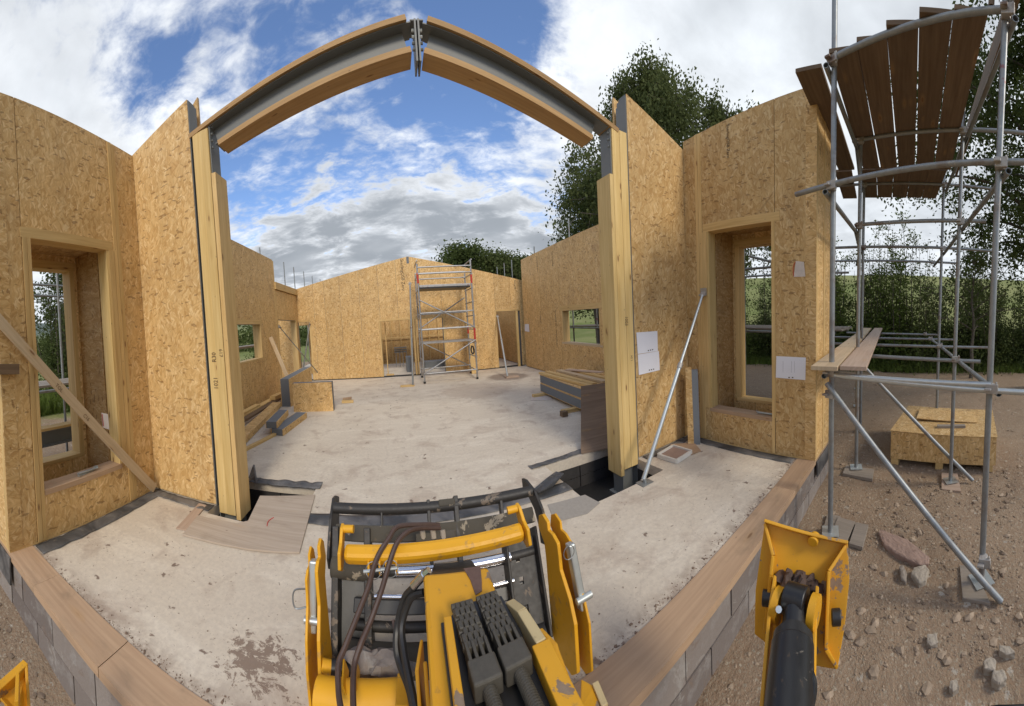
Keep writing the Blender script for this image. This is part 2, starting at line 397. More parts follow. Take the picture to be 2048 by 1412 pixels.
m_osb = osb_mat('osb')
m_osb_dk = osb_mat('osb_dark', (.86, .82, .78), .12, .6)  # darker, greyer copy of osb for the boards between the leaves
m_timber = wood_mat('pale_timber', (.50, .315, .115), (.70, .50, .23))
m_glulam = wood_mat('yellow_timber', (.56, .37, .125), (.74, .55, .25), dirt=.05)
m_rafter_shaded = wood_mat('shaded_rafter_timber', (.33, .19, .075), (.50, .32, .145), dirt=.35)  # soffit shade put into the wood colour, browner than m_timber
m_board = wood_mat('scaffold_board_wood', (.105, .068, .040), (.20, .135, .082), dirt=.5, ring=0)
m_boardlt = wood_mat('new_board_wood', (.42, .31, .19), (.60, .47, .31), dirt=.3, ring=0)
m_pitblock = flat_mat('dark_blockwork', (.035, .032, .030), .75, 14, .5, 0, .5)  # near-black tone for the blocks lining the pits
m_pinkboard = wood_mat('planed_board_wood', (.36, .25, .18), (.50, .38, .29), dirt=.35, ring=0)
m_greywood = wood_mat('grey_board_wood', (.20, .17, .135), (.34, .29, .24), dirt=.5, ring=0)
m_gal = metal_mat('galvanised_tube', (.20, .215, .22), (.36, .375, .375), .6, .5, .35, 18, (.20, .15, .12))
m_galbright = metal_mat('bright_galvanised', (.46, .50, .50), (.66, .69, .68), .75, .4)
m_alu = metal_mat('tower_aluminium', (.30, .305, .31), (.46, .46, .46), .7, .45, .3, 18, (.25, .20, .16))
m_steelgrey = flat_mat('grey_primer_steel', (.165, .172, .168), .55, 5, .10, 0, .03)
m_coupler = metal_mat('coupler_steel', (.30, .28, .25), (.55, .53, .50), .5, .55, .6, 20, (.16, .10, .07))
m_dark = flat_mat('dark_gap', (.03, .028, .025), .8)
m_red = flat_mat('red_sleeve', (.48, .04, .03), .5)
m_black = flat_mat('black_rubber', (.022, .021, .020), .42, 26, .3)
m_dpc = None
def dpc():
    m, t, b = mat('black_membrane'); p = wpos(t); n = t.noise(p, 3, 5, .6, .6); n2 = t.noise(p, 14, 4, .6)
    c = t.mix(t.math('MULTIPLY', t.sstep(n, .36, .66), .75), (.05, .052, .055), (.22, .21, .20)); c = t.mix(t.math('MULTIPLY', t.sstep(n2, .6, .75), .5), c, (.28, .25, .21))
    t.put(b.inputs['Base Color'], c); b.inputs['Roughness'].default_value = .5; bump(t, b, n, .5, .03); return m
m_dpc = dpc()
m_insul = flat_mat('grey_insulation', (.16, .175, .19), .8, 60, .15, 0, .3)
m_paper = None
def slab():
    m, t, b = mat('concrete'); p = wpos(t)
    a = t.noise(p, .55, 5, .6, .5); c_ = t.noise(p, 2.6, 6, .65, .5); f = t.noise(p, 30, 4, .7); g = t.noise(t.map(p, rot=(0, 0, .6), sc=(1, 3, 1)), 1.3, 5, .6, .8)
    col = t.mix(a, (.56, .48, .375), (.70, .625, .51))
    col = t.mix(t.math('MULTIPLY', t.sstep(g, .46, .68), .5), col, (.78, .71, .59))
    col = t.mix(t.math('MULTIPLY', t.sstep(c_, .50, .68), .50), col, (.36, .265, .20))
    col = t.mix(t.math('MULTIPLY', t.sstep(f, .3, .7), .30), col, (.36, .31, .26))
    # brown mud spots, denser near the threshold
    y = t.sep(p)[1]; near = t.sstep(y, 3.2, 1.2)
    for sc_, lo, am in ((9, .25, .9), (26, .20, .75), (60, .2, .55)):
        v = t.new('ShaderNodeTexVoronoi', feature='F1'); t.put(v.inputs['Vector'], t.vmath('ADD', p, t.vmath('SCALE', t.noise(p, sc_ * 2, 3, .6, 0, 1), sc=1.1 / sc_))); v.inputs['Scale'].default_value = sc_
        r = t.sep(v.outputs['Color'])[0]
        rare = t.math('GREATER_THAN', t.math('ADD', r, t.math('ADD', t.math('MULTIPLY', near, .12), t.math('MULTIPLY', t.math('SUBTRACT', c_, .5), .5))), .93)
        col = t.mix(t.math('MULTIPLY', t.math('MULTIPLY', t.sstep(v.outputs['Distance'], lo, lo * .45), rare), am), col, (.17, .115, .085))
    # larger dried mud patches beside the machine and a damp ring under a prop, both on the floor itself
    def patch(cx, cy, r, col, c2, am, sh=.35):
        dd = t.vmath('DISTANCE', t.vmath('ADD', p, t.vmath('SCALE', t.vmath('SUBTRACT', t.noise(p, 5, 5, .7, .6, 1), (.5, .5, .5)), sc=sh * 1.6)), (cx, cy, 0))
        return t.mix(t.math('MULTIPLY', t.sstep(dd, r * 1.15, r * .75), am), col, c2)
    col = t.mix(t.math('MULTIPLY', t.sstep(t.noise(p, 1.1, 6, .7, 1.2), .56, .66), .28), col, (.30, .22, .165))
    mudn = t.noise(t.map(p, rot=(0, 0, .5), sc=(1, 1.5, 1)), 9, 8, .78, .9)
    reg = t.sstep(t.vmath('DISTANCE', t.vmath('MULTIPLY', p, (1, 1.25, 0)), (-.78, 1.86, 0)), .34, .05)
    col = t.mix(t.math('MULTIPLY', t.sstep(t.math('ADD', mudn, t.math('MULTIPLY', reg, .20)), .635, .675), .85), col, t.mix(f, (.13, .085, .06), (.26, .18, .13)))
    edge = t.math('MULTIPLY', t.sstep(y, 1.40, 1.235), t.sstep(t.noise(p, 7, 6, .7, .5), .38, .60))
    col = t.mix(t.math('MULTIPLY', edge, .6), col, (.25, .18, .135))
    spk = t.noise(p, 55, 5, .75, .2)
    col = t.mix(t.math('MULTIPLY', t.math('MULTIPLY', t.sstep(spk, .60, .68), t.sstep(t.math('ADD', c_, t.math('MULTIPLY', near, .25)), .45, .72)), .65), col, (.26, .185, .14))
    cr = t.new('ShaderNodeTexVoronoi', feature='DISTANCE_TO_EDGE'); t.put(cr.inputs['Vector'], t.vmath('ADD', p, t.vmath('SCALE', t.noise(p, 2.5, 5, .7, 0, 1), sc=.35))); cr.inputs['Scale'].default_value = .42
    col = t.mix(t.math('MULTIPLY', t.sstep(cr.outputs['Distance'], .004, .0008), .16), col, (.26, .20, .16))
    col = patch(3.15, 9.0, .62, col, (.17, .12, .09), .7, .25); col = patch(1.9, 7.6, .9, col, (.40, .30, .22), .4, .8)
    t.put(b.inputs['Base Color'], col); b.inputs['Roughness'].default_value = .78; bump(t, b, t.math('ADD', c_, t.math('MULTIPLY', f, .4)), .25, .006); return m
m_slab = slab()
def ground():
    m, t, b = mat('bare_earth_and_grass'); p = wpos(t)
    a = t.noise(p, .8, 5, .6, .4); c_ = t.noise(p, 5, 6, .7, .3); f = t.noise(p, 40, 4, .7)
    earth = t.mix(a, (.20, .125, .078), (.345, .25, .165))
    earth = t.mix(t.math('MULTIPLY', t.sstep(c_, .5, .72), .55), earth, (.13, .085, .055))
    earth = t.mix(t.math('MULTIPLY', t.sstep(f, .35, .75), .5), earth, (.38, .30, .215))
    for sc_, th, cc in ((36, .78, (.42, .35, .26)), (75, .62, (.36, .295, .215)), (150, .5, (.33, .27, .19)), (17, .955, (.46, .40, .32))):
        v = t.new('ShaderNodeTexVoronoi', feature='F1'); t.put(v.inputs['Vector'], t.vmath('ADD', p, t.vmath('SCALE', t.noise(p, sc_ * 1.6, 3, .7, 0, 1), sc=1.3 / sc_))); v.inputs['Scale'].default_value = sc_
        r, g, bb = t.sep(v.outputs['Color'])
        k = t.math('MULTIPLY', t.math('GREATER_THAN', r, th), t.sstep(v.outputs['Distance'], .42, .30))
        earth = t.mix(k, earth, t.mix(g, tuple(x * .75 for x in cc), cc))
    x, y, z = t.sep(p)
    far = t.math('SUBTRACT', x, t.math('ADD', 12.2, t.math('MULTIPLY', t.math('SUBTRACT', a, .5), 3)))
    far = t.math('MAXIMUM', far, t.math('SUBTRACT', -8.2, t.math('SUBTRACT', x, t.math('MULTIPLY', t.math('SUBTRACT', a, .5), 3))))
    far = t.math('MAXIMUM', far, t.math('SUBTRACT', y, 22))
    gm = t.sstep(far, -.4, .6)
    gf = t.noise(t.map(p, sc=(1, 1, .3)), 6, 5, .7); gl = t.noise(p, .05, 4, .6)
    grass = t.mix(gf, (.095, .125, .028), (.185, .215, .060)); grass = t.mix(t.sstep(gl, .35, .65), grass, (.225, .235, .085)); grass = t.mix(t.math('MULTIPLY', t.sstep(t.noise(t.map(p, sc=(1, .25, 1)), .35, 5, .7), .5, .7), .5), grass, (.27, .25, .11))
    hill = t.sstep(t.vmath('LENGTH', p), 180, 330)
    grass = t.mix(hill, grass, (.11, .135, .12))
    t.put(b.inputs['Base Color'], t.mix(gm, earth, grass)); b.inputs['Roughness'].default_value = .92; b.inputs['Specular IOR Level'].default_value = .2
    bump(t, b, t.math('ADD', c_, t.math('MULTIPLY', f, .6)), .8, .028); return m
m_ground = ground()
def blockm():
    m, t, b = mat('concrete_block'); p = objc(t); n = t.noise(p, 8, 5, .65, .3); n2 = t.noise(p, 60, 4, .7)
    oi = t.new('ShaderNodeObjectInfo').outputs['Random']
    c = t.mix(oi, (.15, .125, .112), (.30, .26, .23)); sp2 = t.noise(wpos(t), 3.5, 7, .75, .8); c = t.mix(t.math('MULTIPLY', t.sstep(sp2, .54, .62), .7), c, (.38, .36, .33)); c = t.mix(t.math('MULTIPLY', t.sstep(t.noise(wpos(t), 6, 6, .75, .8), .55, .66), .6), c, (.20, .14, .10)); c = t.mix(t.math('MULTIPLY', t.sstep(n, .5, .7), .6), c, (.33, .31, .29)); c = t.mix(t.math('MULTIPLY', n2, .4), c, (.10, .08, .07))
    t.put(b.inputs['Base Color'], c); b.inputs['Roughness'].default_value = .9; bump(t, b, t.math('ADD', n, n2), .5, .008); return m
m_block = blockm()
m_mortar = flat_mat('mortar', (.34, .31, .27), .9, 30, .2, 0, .4)
def soleplate():
    m = wood_mat('treated_sole_timber', (.36, .235, .145), (.50, .345, .22), True, .75, .7, 0); return m
m_sole = soleplate()
m_ply = wood_mat('dirty_ply', (.36, .285, .215), (.50, .415, .33), True, .45, .75, 0)
m_stone = flat_mat('pale_stone', (.36, .31, .245), .9, 9, .35, 0, .5)
m_gravel = flat_mat('mixed_gravel', (.33, .25, .175), .9, 13, .95, 0, .3)
m_redstone = flat_mat('red_sandstone', (.30, .205, .16), .9, 7, .3, 0, .5)
m_yel = paint_mat('yellow_machine_paint', (.70, .345, .014), .95, .8, (.13, .08, .055), .4)
m_yelclean = paint_mat('yellow_arm_paint', (.76, .38, .012), .35, .5)
m_blkpaint = paint_mat('black_carriage_paint', (.030, .027, .024), .75, .6, (.12, .085, .055), .4)
m_olive = paint_mat('muddy_carriage_paint', (.085, .075, .058), .95, .9, (.34, .30, .22), .75)
m_greasy = flat_mat('greasy_chain', (.085, .075, .058), .5, 45, .4, .2, .25)
m_chrome = metal_mat('chrome_rod', (.72, .72, .74), (.85, .85, .86), 1.0, .18)
m_hose = flat_mat('brown_hose', (.075, .045, .035), .5, 40, .3)
m_hydblack = paint_mat('black_cylinder_paint', (.014, .014, .015), .6, .6, (.15, .14, .12), .24)
m_mudlump = flat_mat('dried_mud', (.085, .055, .042), .85, 25, .4, 0, .8)
m_ink = flat_mat('black_print', (.06, .045, .03), .8, 90, .5)
m_tray = flat_mat('white_tray_edge', (.62, .60, .55), .6)
m_polysac = flat_mat('clear_plastic', (.62, .55, .50), .3)
def paper():
    m, t, b = mat('drawing_paper'); uv = uvs(t)
    x, y, z = t.sep(uv); n = t.noise(uv, 6, 3, .5)
    br = t.new('ShaderNodeTexBrick'); t.put(br.inputs[0], t.map(uv, sc=(9, 9, 1))); br.inputs['Mortar Size'].default_value = .01; br.inputs['Color1'].default_value = (0, 0, 0, 1); br.inputs['Color2'].default_value = (0, 0, 0, 1); br.inputs['Mortar'].default_value = (1, 1, 1, 1); br.inputs['Scale'].default_value = 1
    c = t.mix(t.math('MULTIPLY', t.math('MULTIPLY', br.outputs['Fac'], t.sstep(n, .42, .58)), .25), (.78, .78, .82), (.45, .47, .55))
    t.put(b.inputs['Base Color'], c); b.inputs['Roughness'].default_value = .6; return m
m_paper = paper()
def leafm(name, a, b_, tr=.35):
    m, t, b = mat(name); p = wpos(t); n = t.noise(p, .9, 3, .6); n2 = t.noise(p, 9, 2, .5)
    c = t.mix(n2, a, b_); c = t.mix(t.math('MULTIPLY', n, .5), c, tuple(x * 1.35 for x in b_))
    t.put(b.inputs['Base Color'], c); b.inputs['Roughness'].default_value = .75; b.inputs['Specular IOR Level'].default_value = .12
    tl = t.new('ShaderNodeBsdfTranslucent'); t.put(tl.inputs[0], t.vmath('SCALE', c, sc=1.5)); mx = t.new('ShaderNodeMixShader'); mx.inputs[0].default_value = tr
    o = t.n['Material Output']; t.l.new(b.outputs[0], mx.inputs[1]); t.l.new(tl.outputs[0], mx.inputs[2]); t.l.new(mx.outputs[0], o.inputs[0]); return m
m_leaf = leafm('birch_leaves', (.046, .062, .022), (.112, .132, .048))
m_leafdk = leafm('dark_leaves', (.034, .050, .016), (.082, .105, .032))
m_leaflt = leafm('hedge_leaves', (.045, .075, .014), (.115, .155, .035))
m_grassblade = leafm('grass_blades', (.07, .11, .02), (.16, .21, .05), .3)
m_bark = flat_mat('bark', (.10, .085, .065), .9, 12, .4, 0, .6)
m_barklt = flat_mat('pale_bark', (.16, .14, .115), .9, 12, .4, 0, .6)
# ------------------------------------------------------------------ terrain
GZ = -.456
def hgt(x, y):
    h = GZ
    r = math.hypot(x, y)
    if -8 < x < 13 and -6 < y < 16:
        h += .035 * noise.noise(V((x * 1.1, y * 1.1, 0))) + .02 * noise.noise(V((x * 4, y * 4, 3)))
        if x > 2.6 or x < -3: h += .012 * noise.noise(V((x * 12, y * 12, 5)))
    if x > 12: h += max(0, x - 16) ** 1.05 * .155 * min(1, (x - 12) / 6) + .3 * noise.noise(V((x * .1, y * .1, 0))) - max(0, x - 75) * .185
    if x < -7: h += .10 * min(2.5, -7 - x) - max(0, -x - 9) * .012
    if r > 180 and x < 40: h += (r - 180) * .17 * (1 if r < 420 else 420 / r) * (0.9 + .35 * noise.noise(V((math.atan2(x, y) * 3, 0, 0))))
    return h
mb = MB(); rings = [0, .5, 1, 1.5]
while rings[-1] < 9: rings.append(rings[-1] + .16)
while rings[-1] < 2500: rings.append(rings[-1] * 1.075)
NA = 300
gv = [(0, 0, hgt(0, 0))]
for r in rings[1:]:
    for k in range(NA):
        a = 2 * math.pi * k / NA; x, y = r * math.cos(a), r * math.sin(a); gv.append((x, y, hgt(x, y)))
gf = [(0, 1 + k, 1 + (k + 1) % NA) for k in range(NA)]
for i in range(len(rings) - 2):
    b0, b1 = 1 + i * NA, 1 + (i + 1) * NA
    for k in range(NA):
        j = (k + 1) % NA; gf.append((b0 + k, b1 + k, b1 + j, b0 + j))
me = bpy.data.meshes.new('ground'); me.from_pydata(gv, [], gf); me.polygons.foreach_set('use_smooth', [True] * len(me.polygons)); me.materials.append(m_ground)
go = bpy.data.objects.new('ground', me); COL.objects.link(go); struct(go); WORLD['ground'] = V((0, 0, 0))

# ------------------------------------------------------------------ floor slab with the two column pits
XL, XR, YG, YB, XLW, XRW = -2.585, 3.39, 2.747, 10.733, -3.177, 4.383
PL = (-1.80, -.93, 2.60, 3.41); PR = (1.52, 2.44, 2.35, 3.27)
xs = sorted([-4.4, 4.6, PL[0], PL[1], PR[0], PR[1]]); ys = sorted([1.225, 17.5, PL[2], PL[3], PR[2], PR[3]])
mb = MB()
def inpit(x, y): return any(a < x < b and c < y < d_ for a, b, c, d_ in (PL, PR))
for i in range(len(xs) - 1):
    for j in range(len(ys) - 1):
        if not inpit((xs[i] + xs[i + 1]) / 2, (ys[j] + ys[j + 1]) / 2):
            mb.face([(xs[i], ys[j], 0), (xs[i + 1], ys[j], 0), (xs[i + 1], ys[j + 1], 0), (xs[i], ys[j + 1], 0)])
for a, b, c, d_ in (PL, PR):
    for p, q in (((a, c), (a, d_)), ((a, d_), (b, d_)), ((b, d_), (b, c)), ((b, c), (a, c))):
        mb.face([(*p, 0), (*q, 0), (*q, -.12), (*p, -.12)])
mb.face([(-4.4, 1.225, 0), (-4.4, 1.225, -.2), (4.6, 1.225, -.2), (4.6, 1.225, 0)])
slab_o = struct(mb.build('concrete_floor', m_slab, weld=True))
for a, b, c, d_ in (PL, PR):
    mb = MB(); mb.box((a - .02, c - .02, -.43), (b + .02, d_ + .02, -.40)); o = struct(mb.build('pit_floor', m_black)); 
    pw = thing('pit_lining', 'dark blockwork lining of the column pit ' + ('beside the dirty boards' if a < 0 else 'under the post beside the drain tray'), 'blockwork', ((a + b) / 2, (c + d_) / 2, -.40))
    for z in (-.40, -.26):
        for (p, q, ax) in (((a, c), (b, c), 0), ((a, d_), (b, d_), 0), ((a, c), (a, d_), 1), ((b, c), (b, d_), 1)):
            L = (b - a) if ax == 0 else (d_ - c); n = 2; w = L / n
            for k in range(n):
                m2 = MB()
                if ax == 0: yy = c - .045 if q[1] == c else d_ + .002; m2.box((a + k * w + .006, yy, z), (a + (k + 1) * w - .006, yy + .043, z + .132))
                else: xx = a - .045 if q[0] == a else b + .002; m2.box((xx, c + k * w + .006, z), (xx + .043, c + (k + 1) * w - .006, z + .132))
                m2.build('block', m_pitblock, pw)

# ------------------------------------------------------------------ low block wall and the timber sole plate along the threshold
bw = thing('block_wall', 'low grey blockwork wall under the long timber sole plate', 'wall', (.4, 1.12, GZ))
m2 = MB(); m2.box((-3.28, 1.045, -.62), (4.13, 1.215, -.052)); m2.build('mortar_bed', m_mortar, bw)
m2 = MB(); m2.box((3.95, 1.22, -.62), (4.115, 5.5, -.052)); m2.build('mortar_bed', m_mortar, bw)
m2 = MB(); m2.box((-3.26, 1.22, -.62), (-3.1, 5.5, -.052)); m2.build('mortar_bed', m_mortar, bw)
m2 = MB(); m2.box((0, 0, 0), (.44, .17, .215)); blk = None
for r_, z in enumerate((-.272, -.497)):
    x = -3.30 - (.225 if r_ else 0)
    while x < 4.12:
        x1 = min(x + .44, 4.15); x0 = max(x, -3.30)
        if x1 - x0 > .08:
            if x0 == x and x1 == x + .44 and blk is not None:
                b = copy_to(blk, V((x0 - blk_x, rnd.uniform(-.003, .003), z - blk_z)), bw)
            else:
                m2 = MB(); m2.box((x0, 1.032, z), (x1, 1.20, z + .215)); b = m2.build('block', m_block, bw)
                if x0 == x and x1 == x + .44: blk, blk_x, blk_z = b, x0, z
        x += .45
    y = 1.25 + (.22 if r_ else 0)
    while y < 5.2:
        m2 = MB(); m2.box((4.0, y, z), (4.13, y + .44, z + .215)); m2.build('block', m_block, bw); y += .45
sp_ = thing('sole_plate', 'long brown timber sole plate laid flat on the low block wall', 'timber plate', (.4, 1.12, -.05))
cuts = [-3.30, -2.16, -1.44, .62, 2.75, 3.62, 4.15]
for i in range(len(cuts) - 1):
    m2 = MB(); z = .006 + (i % 2) * .002; m2.box((cuts[i] + .002, 1.012 + rnd.uniform(-.003, .003), -.05), (cuts[i + 1] - .002, 1.222, z)); m2.build('plank', m_sole, sp_)

# ------------------------------------------------------------------ wall builder
def wall(root, O, u, n, length, top, th, joints, openings, m_in=None, m_out=None, z0=.02, gap=.006, inner=True, outer=True, outjoints=None):
    """panelled wall: O inner-face start, u direction along, n towards the room, top(s) height. Each board is a part."""
    O = V((O[0], O[1], 0)); u = V((u[0], u[1], 0)).normalized(); n = V((n[0], n[1], 0)).normalized()
    m_in = m_in or m_osb; m_out = m_out or m_osb
    def spans(a, b):
        c = (a + b) / 2; op = sorted([(o[2], o[3]) for o in openings if o[0] < c < o[1]]); z = z0; r = []
        for (p, q) in op:
            if p > z + .01: r.append((z, p, False))
            z = q
        r.append((z, None, True)); return r
    def pieces(a, b, g):
        ed = sorted({a, b} | {x for o in openings for x in o[:2] if a < x < b} | {x for x in KINK if a < x < b}); res = []
        for i in range(len(ed) - 1):
            p, q = ed[i], ed[i + 1]; pa = p + (g if i == 0 else 0); qa = q - (g if i == len(ed) - 2 else 0)
            for zl, zh, istop in spans(p, q): res.append((pa, qa, zl, (top(pa) if istop else zh), (top(qa) if istop else zh)))
        return res
    def skin(d0, d1, js, m, nm, g):
        js = [0] + sorted(js) + [length]
        for i in range(len(js) - 1):
            a, b = js[i], js[i + 1]; m2 = MB(); ou, ov = rnd.uniform(0, 60), rnd.uniform(0, 60)
            for (p, q, zl, hp, hq) in pieces(a, b, g):
                P = lambda s_, z, d_: O + u * s_ - n * d_ + V((0, 0, z))
                fr = [P(p, zl, d0), P(q, zl, d0), P(q, hq, d0), P(p, hp, d0)]; bk = [P(p, zl, d1), P(q, zl, d1), P(q, hq, d1), P(p, hp, d1)]
                fu = [(p + ou, zl + ov), (q + ou, zl + ov), (q + ou, hq + ov), (p + ou, hp + ov)]
                flip = u.cross(V((0, 0, 1))).dot(n) < 0
                def F(pts, us, rev):
                    if rev != flip: pts, us = pts[::-1], us[::-1]
                    m2.face(pts, us)
                F(fr, fu, False); F(bk, fu, True); t_ = d1 - d0
                for k in range(4):
                    j = (k + 1) % 4; L = (fr[j] - fr[k]).length; F([fr[j], fr[k], bk[k], bk[j]], [(L + ou, ov), (ou, ov), (ou, ov + t_), (L + ou, ov + t_)], False)
            if m2.f: m2.build(nm, m, root)
    if inner: skin(0, .013, joints, m_in, 'osb_panel', gap / 2)
    skin(.0135, th - .0135, [], m_insul, 'insulation_core', 0)
    if outer: skin(th - .013, th, joints if outjoints is None else outjoints, m_out, 'osb_panel', gap / 2)
KINK = []
flat = lambda h: (lambda s_: h)

def wing(x, sgn, name, label, wy, joints, zwin, strips, hd, cheek_out):
    """projecting double-leaf window wall; x inner face, sgn -1 left / +1 right"""
    y0 = 1.03; H = 4.08; TOPF = lambda s_: 4.19 - s_ * .085; root = thing(name, label, 'wall', (x + sgn * .35, 1.9, 0))
    o = [(wy[0] - y0, wy[1] - y0, zwin[0], zwin[1])]
    wall(root, (x, y0), (0, 1), (-sgn, 0), YG - y0, TOPF, .14, [j - y0 for j in joints], o)
    o2 = [(wy[0] + .05 - y0, wy[1] - .07 - y0, zwin[0] + .02, zwin[1] - .02)]
    wall(root, (x + sgn * .56, y0), (0, 1), (-sgn, 0), YG - y0, TOPF, .14, [1.0], o2)
    X = lambda d_: x + sgn * d_
    def bx(nm, d0, d1, ya, yb, za, zb, m=m_timber):
        m2 = MB(); xa, xb = sorted((X(d0), X(d1))); m2.box((xa, ya, za), (xb, yb, zb)); return m2.build(nm, m, root)
    # lining of the near opening: jambs, head, sill
    bx('jamb', -.003, .16, wy[1] - .001, wy[1] + .045, zwin[0] - .0, zwin[1]); bx('jamb', -.003, .16, wy[0] - .045, wy[0] + .001, zwin[0], zwin[1])
    bx('jamb', .0, .145, wy[1] - .024, wy[1] - .0015, zwin[0] + .001, zwin[1] - .001, m_glulam)
    bx('sill', -.006, .16, wy[0] + .002, wy[1] - .002, zwin[0] - .045, zwin[0] + .002, m_sole)
    bx('lintel', -.005, .15, wy[0] - .10, wy[1] + .06, zwin[1] - .001, zwin[1] + .10, m_timber)
    # cheeks between the leaves
    bx('cheek_board', .162, .56, wy[1] - .03, wy[1] - .012, zwin[0] - .4, zwin[1] + .1, m_osb_dk); bx('cheek_board', .162, .56, wy[0] + .012, wy[0] + .03, zwin[0] - .4, zwin[1] + .1, m_osb_dk)
    bx('head_board', .162, .56, wy[0] + .031, wy[1] - .031, zwin[1] + .055, zwin[1] + .07, m_osb_dk)
    # far leaf lining
    bx('jamb', .552, .705, wy[1] - .135, wy[1] - .072, zwin[0] + .02, zwin[1] - .02); bx('jamb', .552, .705, wy[0] + .052, wy[0] + .10, zwin[0] + .02, zwin[1] - .02)
    bx('sill', .548, .705, wy[0] + .06, wy[1] - .08, zwin[0] - .02, zwin[0] + .022, m_timber); bx('lintel', .548, .705, wy[0] + .04, wy[1] - .06, zwin[1] - .12, zwin[1] - .021, m_timber)
    for (ya, yb, za, zb) in strips: bx('stud', -.008, .0, ya, yb, za, zb, m_timber)
    # closing boards: top and front end
    bx('end_board', .012, .69, y0 - .016, y0 - .002, .02, H - .02, m_osb); bx('corner_stud', -.002, .010, y0 - .02, y0 + .10, .02, H, m_osb)
    bx('end_stud', .30, .36, y0 - .022, y0 - .0162, .02, H - .02, m_timber); bx('end_stud', .63, .69, y0 - .03, y0 - .0162, .02, H - .02, m_timber); bx('end_stud', .0105, .055, y0 - .021, y0 - .0162, .02, H - .02, m_timber)
    bx('base_rail', .0, .70, y0 - .018, YG, .0065, .019, m_timber)
    return root
lw = wing(XL, -1, 'window_wall', 'projecting OSB wall with tall window, crossed by a long diagonal brace', (1.36, 2.27), [1.27], (.45, 2.80),
          [(2.35, 2.398, 0.02, 4.07), (2.402, 2.45, .02, 4.05), (1.275, 1.318, .02, 2.80), (1.322, 1.356, .02, 2.80), (2.275, 2.345, .46, 2.80)], None, -1)
rw = wing(XR, 1, 'window_wall', 'projecting OSB wall with tall window and a drawing sheet beside scaffold', (1.53, 2.40), [1.49], (.46, 2.80),
          [(2.47, 2.515, .02, 4.06), (2.519, 2.56, .02, 4.06), (1.495, 1.528, .02, 2.80), (2.405, 2.468, .46, 2.80)], None, 1)

# ------------------------------------------------------------------ gable panels either side of the portal
gp = thing('gable_panel', 'raked OSB panel filling between the braced window wall and the portal post', 'wall panel', (-2.18, 2.82, 0))
wall(gp, (XL - .12, YG), (1, 0), (0, -1), .921, lambda s_: 4.06 + (s_ - .121) * .305, .14, [], [])
m2 = MB(); m2.box((-1.782, YG + .0, .0), (-1.776, YG + .15, 4.28)); m2.build('edge_strip', m_steelgrey, gp)
m2 = MB(); m2.prism([(-1.90, 2.96, 3.9), (-1.79, 2.96, 3.9), (-1.79, 2.96, 4.46), (-1.90, 2.96, 4.36)], (0, .03, 0)); m2.build('backing_board', m_osb, gp)
gp2 = thing('gable_panel', 'raked OSB panel carrying two pinned drawing sheets', 'wall panel', (2.93, 2.82, 0))
wall(gp2, (2.452, YG), (1, 0), (0, -1), XR + .12 - 2.453, lambda s_: 4.24 - s_ * .315, .14, [], [])
m2 = MB(); m2.box((2.442, YG + .0, .0), (2.4505, YG + .15, 4.20)); m2.build('edge_strip', m_steelgrey, gp2)
m2 = MB(); m2.prism([(2.47, 2.98, 3.9), (2.60, 2.98, 3.9), (2.60, 2.98, 4.27), (2.47, 2.98, 4.33)], (0, .03, 0)); m2.build('backing_board', m_osb, gp2)
m2 = MB(); m2.tube((2.50, 2.90, 3.85), (2.50, 2.90, 4.16), .055, 14); m2.build('roll_end', m_steelgrey, gp2, smooth=True)

# ------------------------------------------------------------------ steel portal frame with timber packing
pf = thing('portal_frame', 'tall steel portal frame with timber facings arching over the opening', 'frame', (.33, 2.85, 0))
def col(x0, x1, inner, htop, t2top, zb, xin):
    "x0-x1 packing face; inner +1: room side faces +X"
    st = MB()
    st.box((x0 - .012, 2.765, -.38), (x0 - .002, 2.935, htop + .0)); st.box((x1 + .002, 2.765, -.38), (x1 + .012, 2.935, htop + .03)); st.box((x0 - .002, 2.845, -.38), (x1 + .002, 2.855, htop))
    c = st.build('steel_column', m_steelgrey, pf)
    wd = (x1 - x0)
    for k, (a, b) in enumerate(((x0, x0 + wd * .5 - .001), (x0 + wd * .5 + .001, x1))):
        t_ = MB(); t_.box((a, YG - .003 * k, zb), (b, 2.843, htop - .03)); t_.build('timber_facing', m_glulam, c)
    t_ = MB()
    if inner > 0: t_.box((x1 + .0125, YG - .012, zb - .03), (x1 + .058, 2.955, t2top))
    else: t_.box((x0 - .058, YG - .012, zb - .06), (x0 - .0125, 2.965, t2top))
    t_.build('timber_liner', m_timber if inner > 0 else m_glulam, c)
    t_ = MB(); t_.box((x0 - .05, 2.72, -.40), (x1 + .05, 2.98, -.38)); t_.build('base_plate', m_steelgrey, c)
    for k in range(4):
        t_ = MB(); z = htop - .06 - k * .07; xx = x1 + .013 if inner > 0 else x0 - .013; t_.tube((xx, 2.79, z + .05), (xx + .018 * inner, 2.79, z + .05), .011, 6); t_.build('bolt', m_steelgrey, c)
    return c
colL = col(-1.752, -1.572, 1, 3.93, 3.42, -.055, None)
colR = col(2.236, 2.436, -1, 3.83, 3.29, -.06, None)
AX = .362
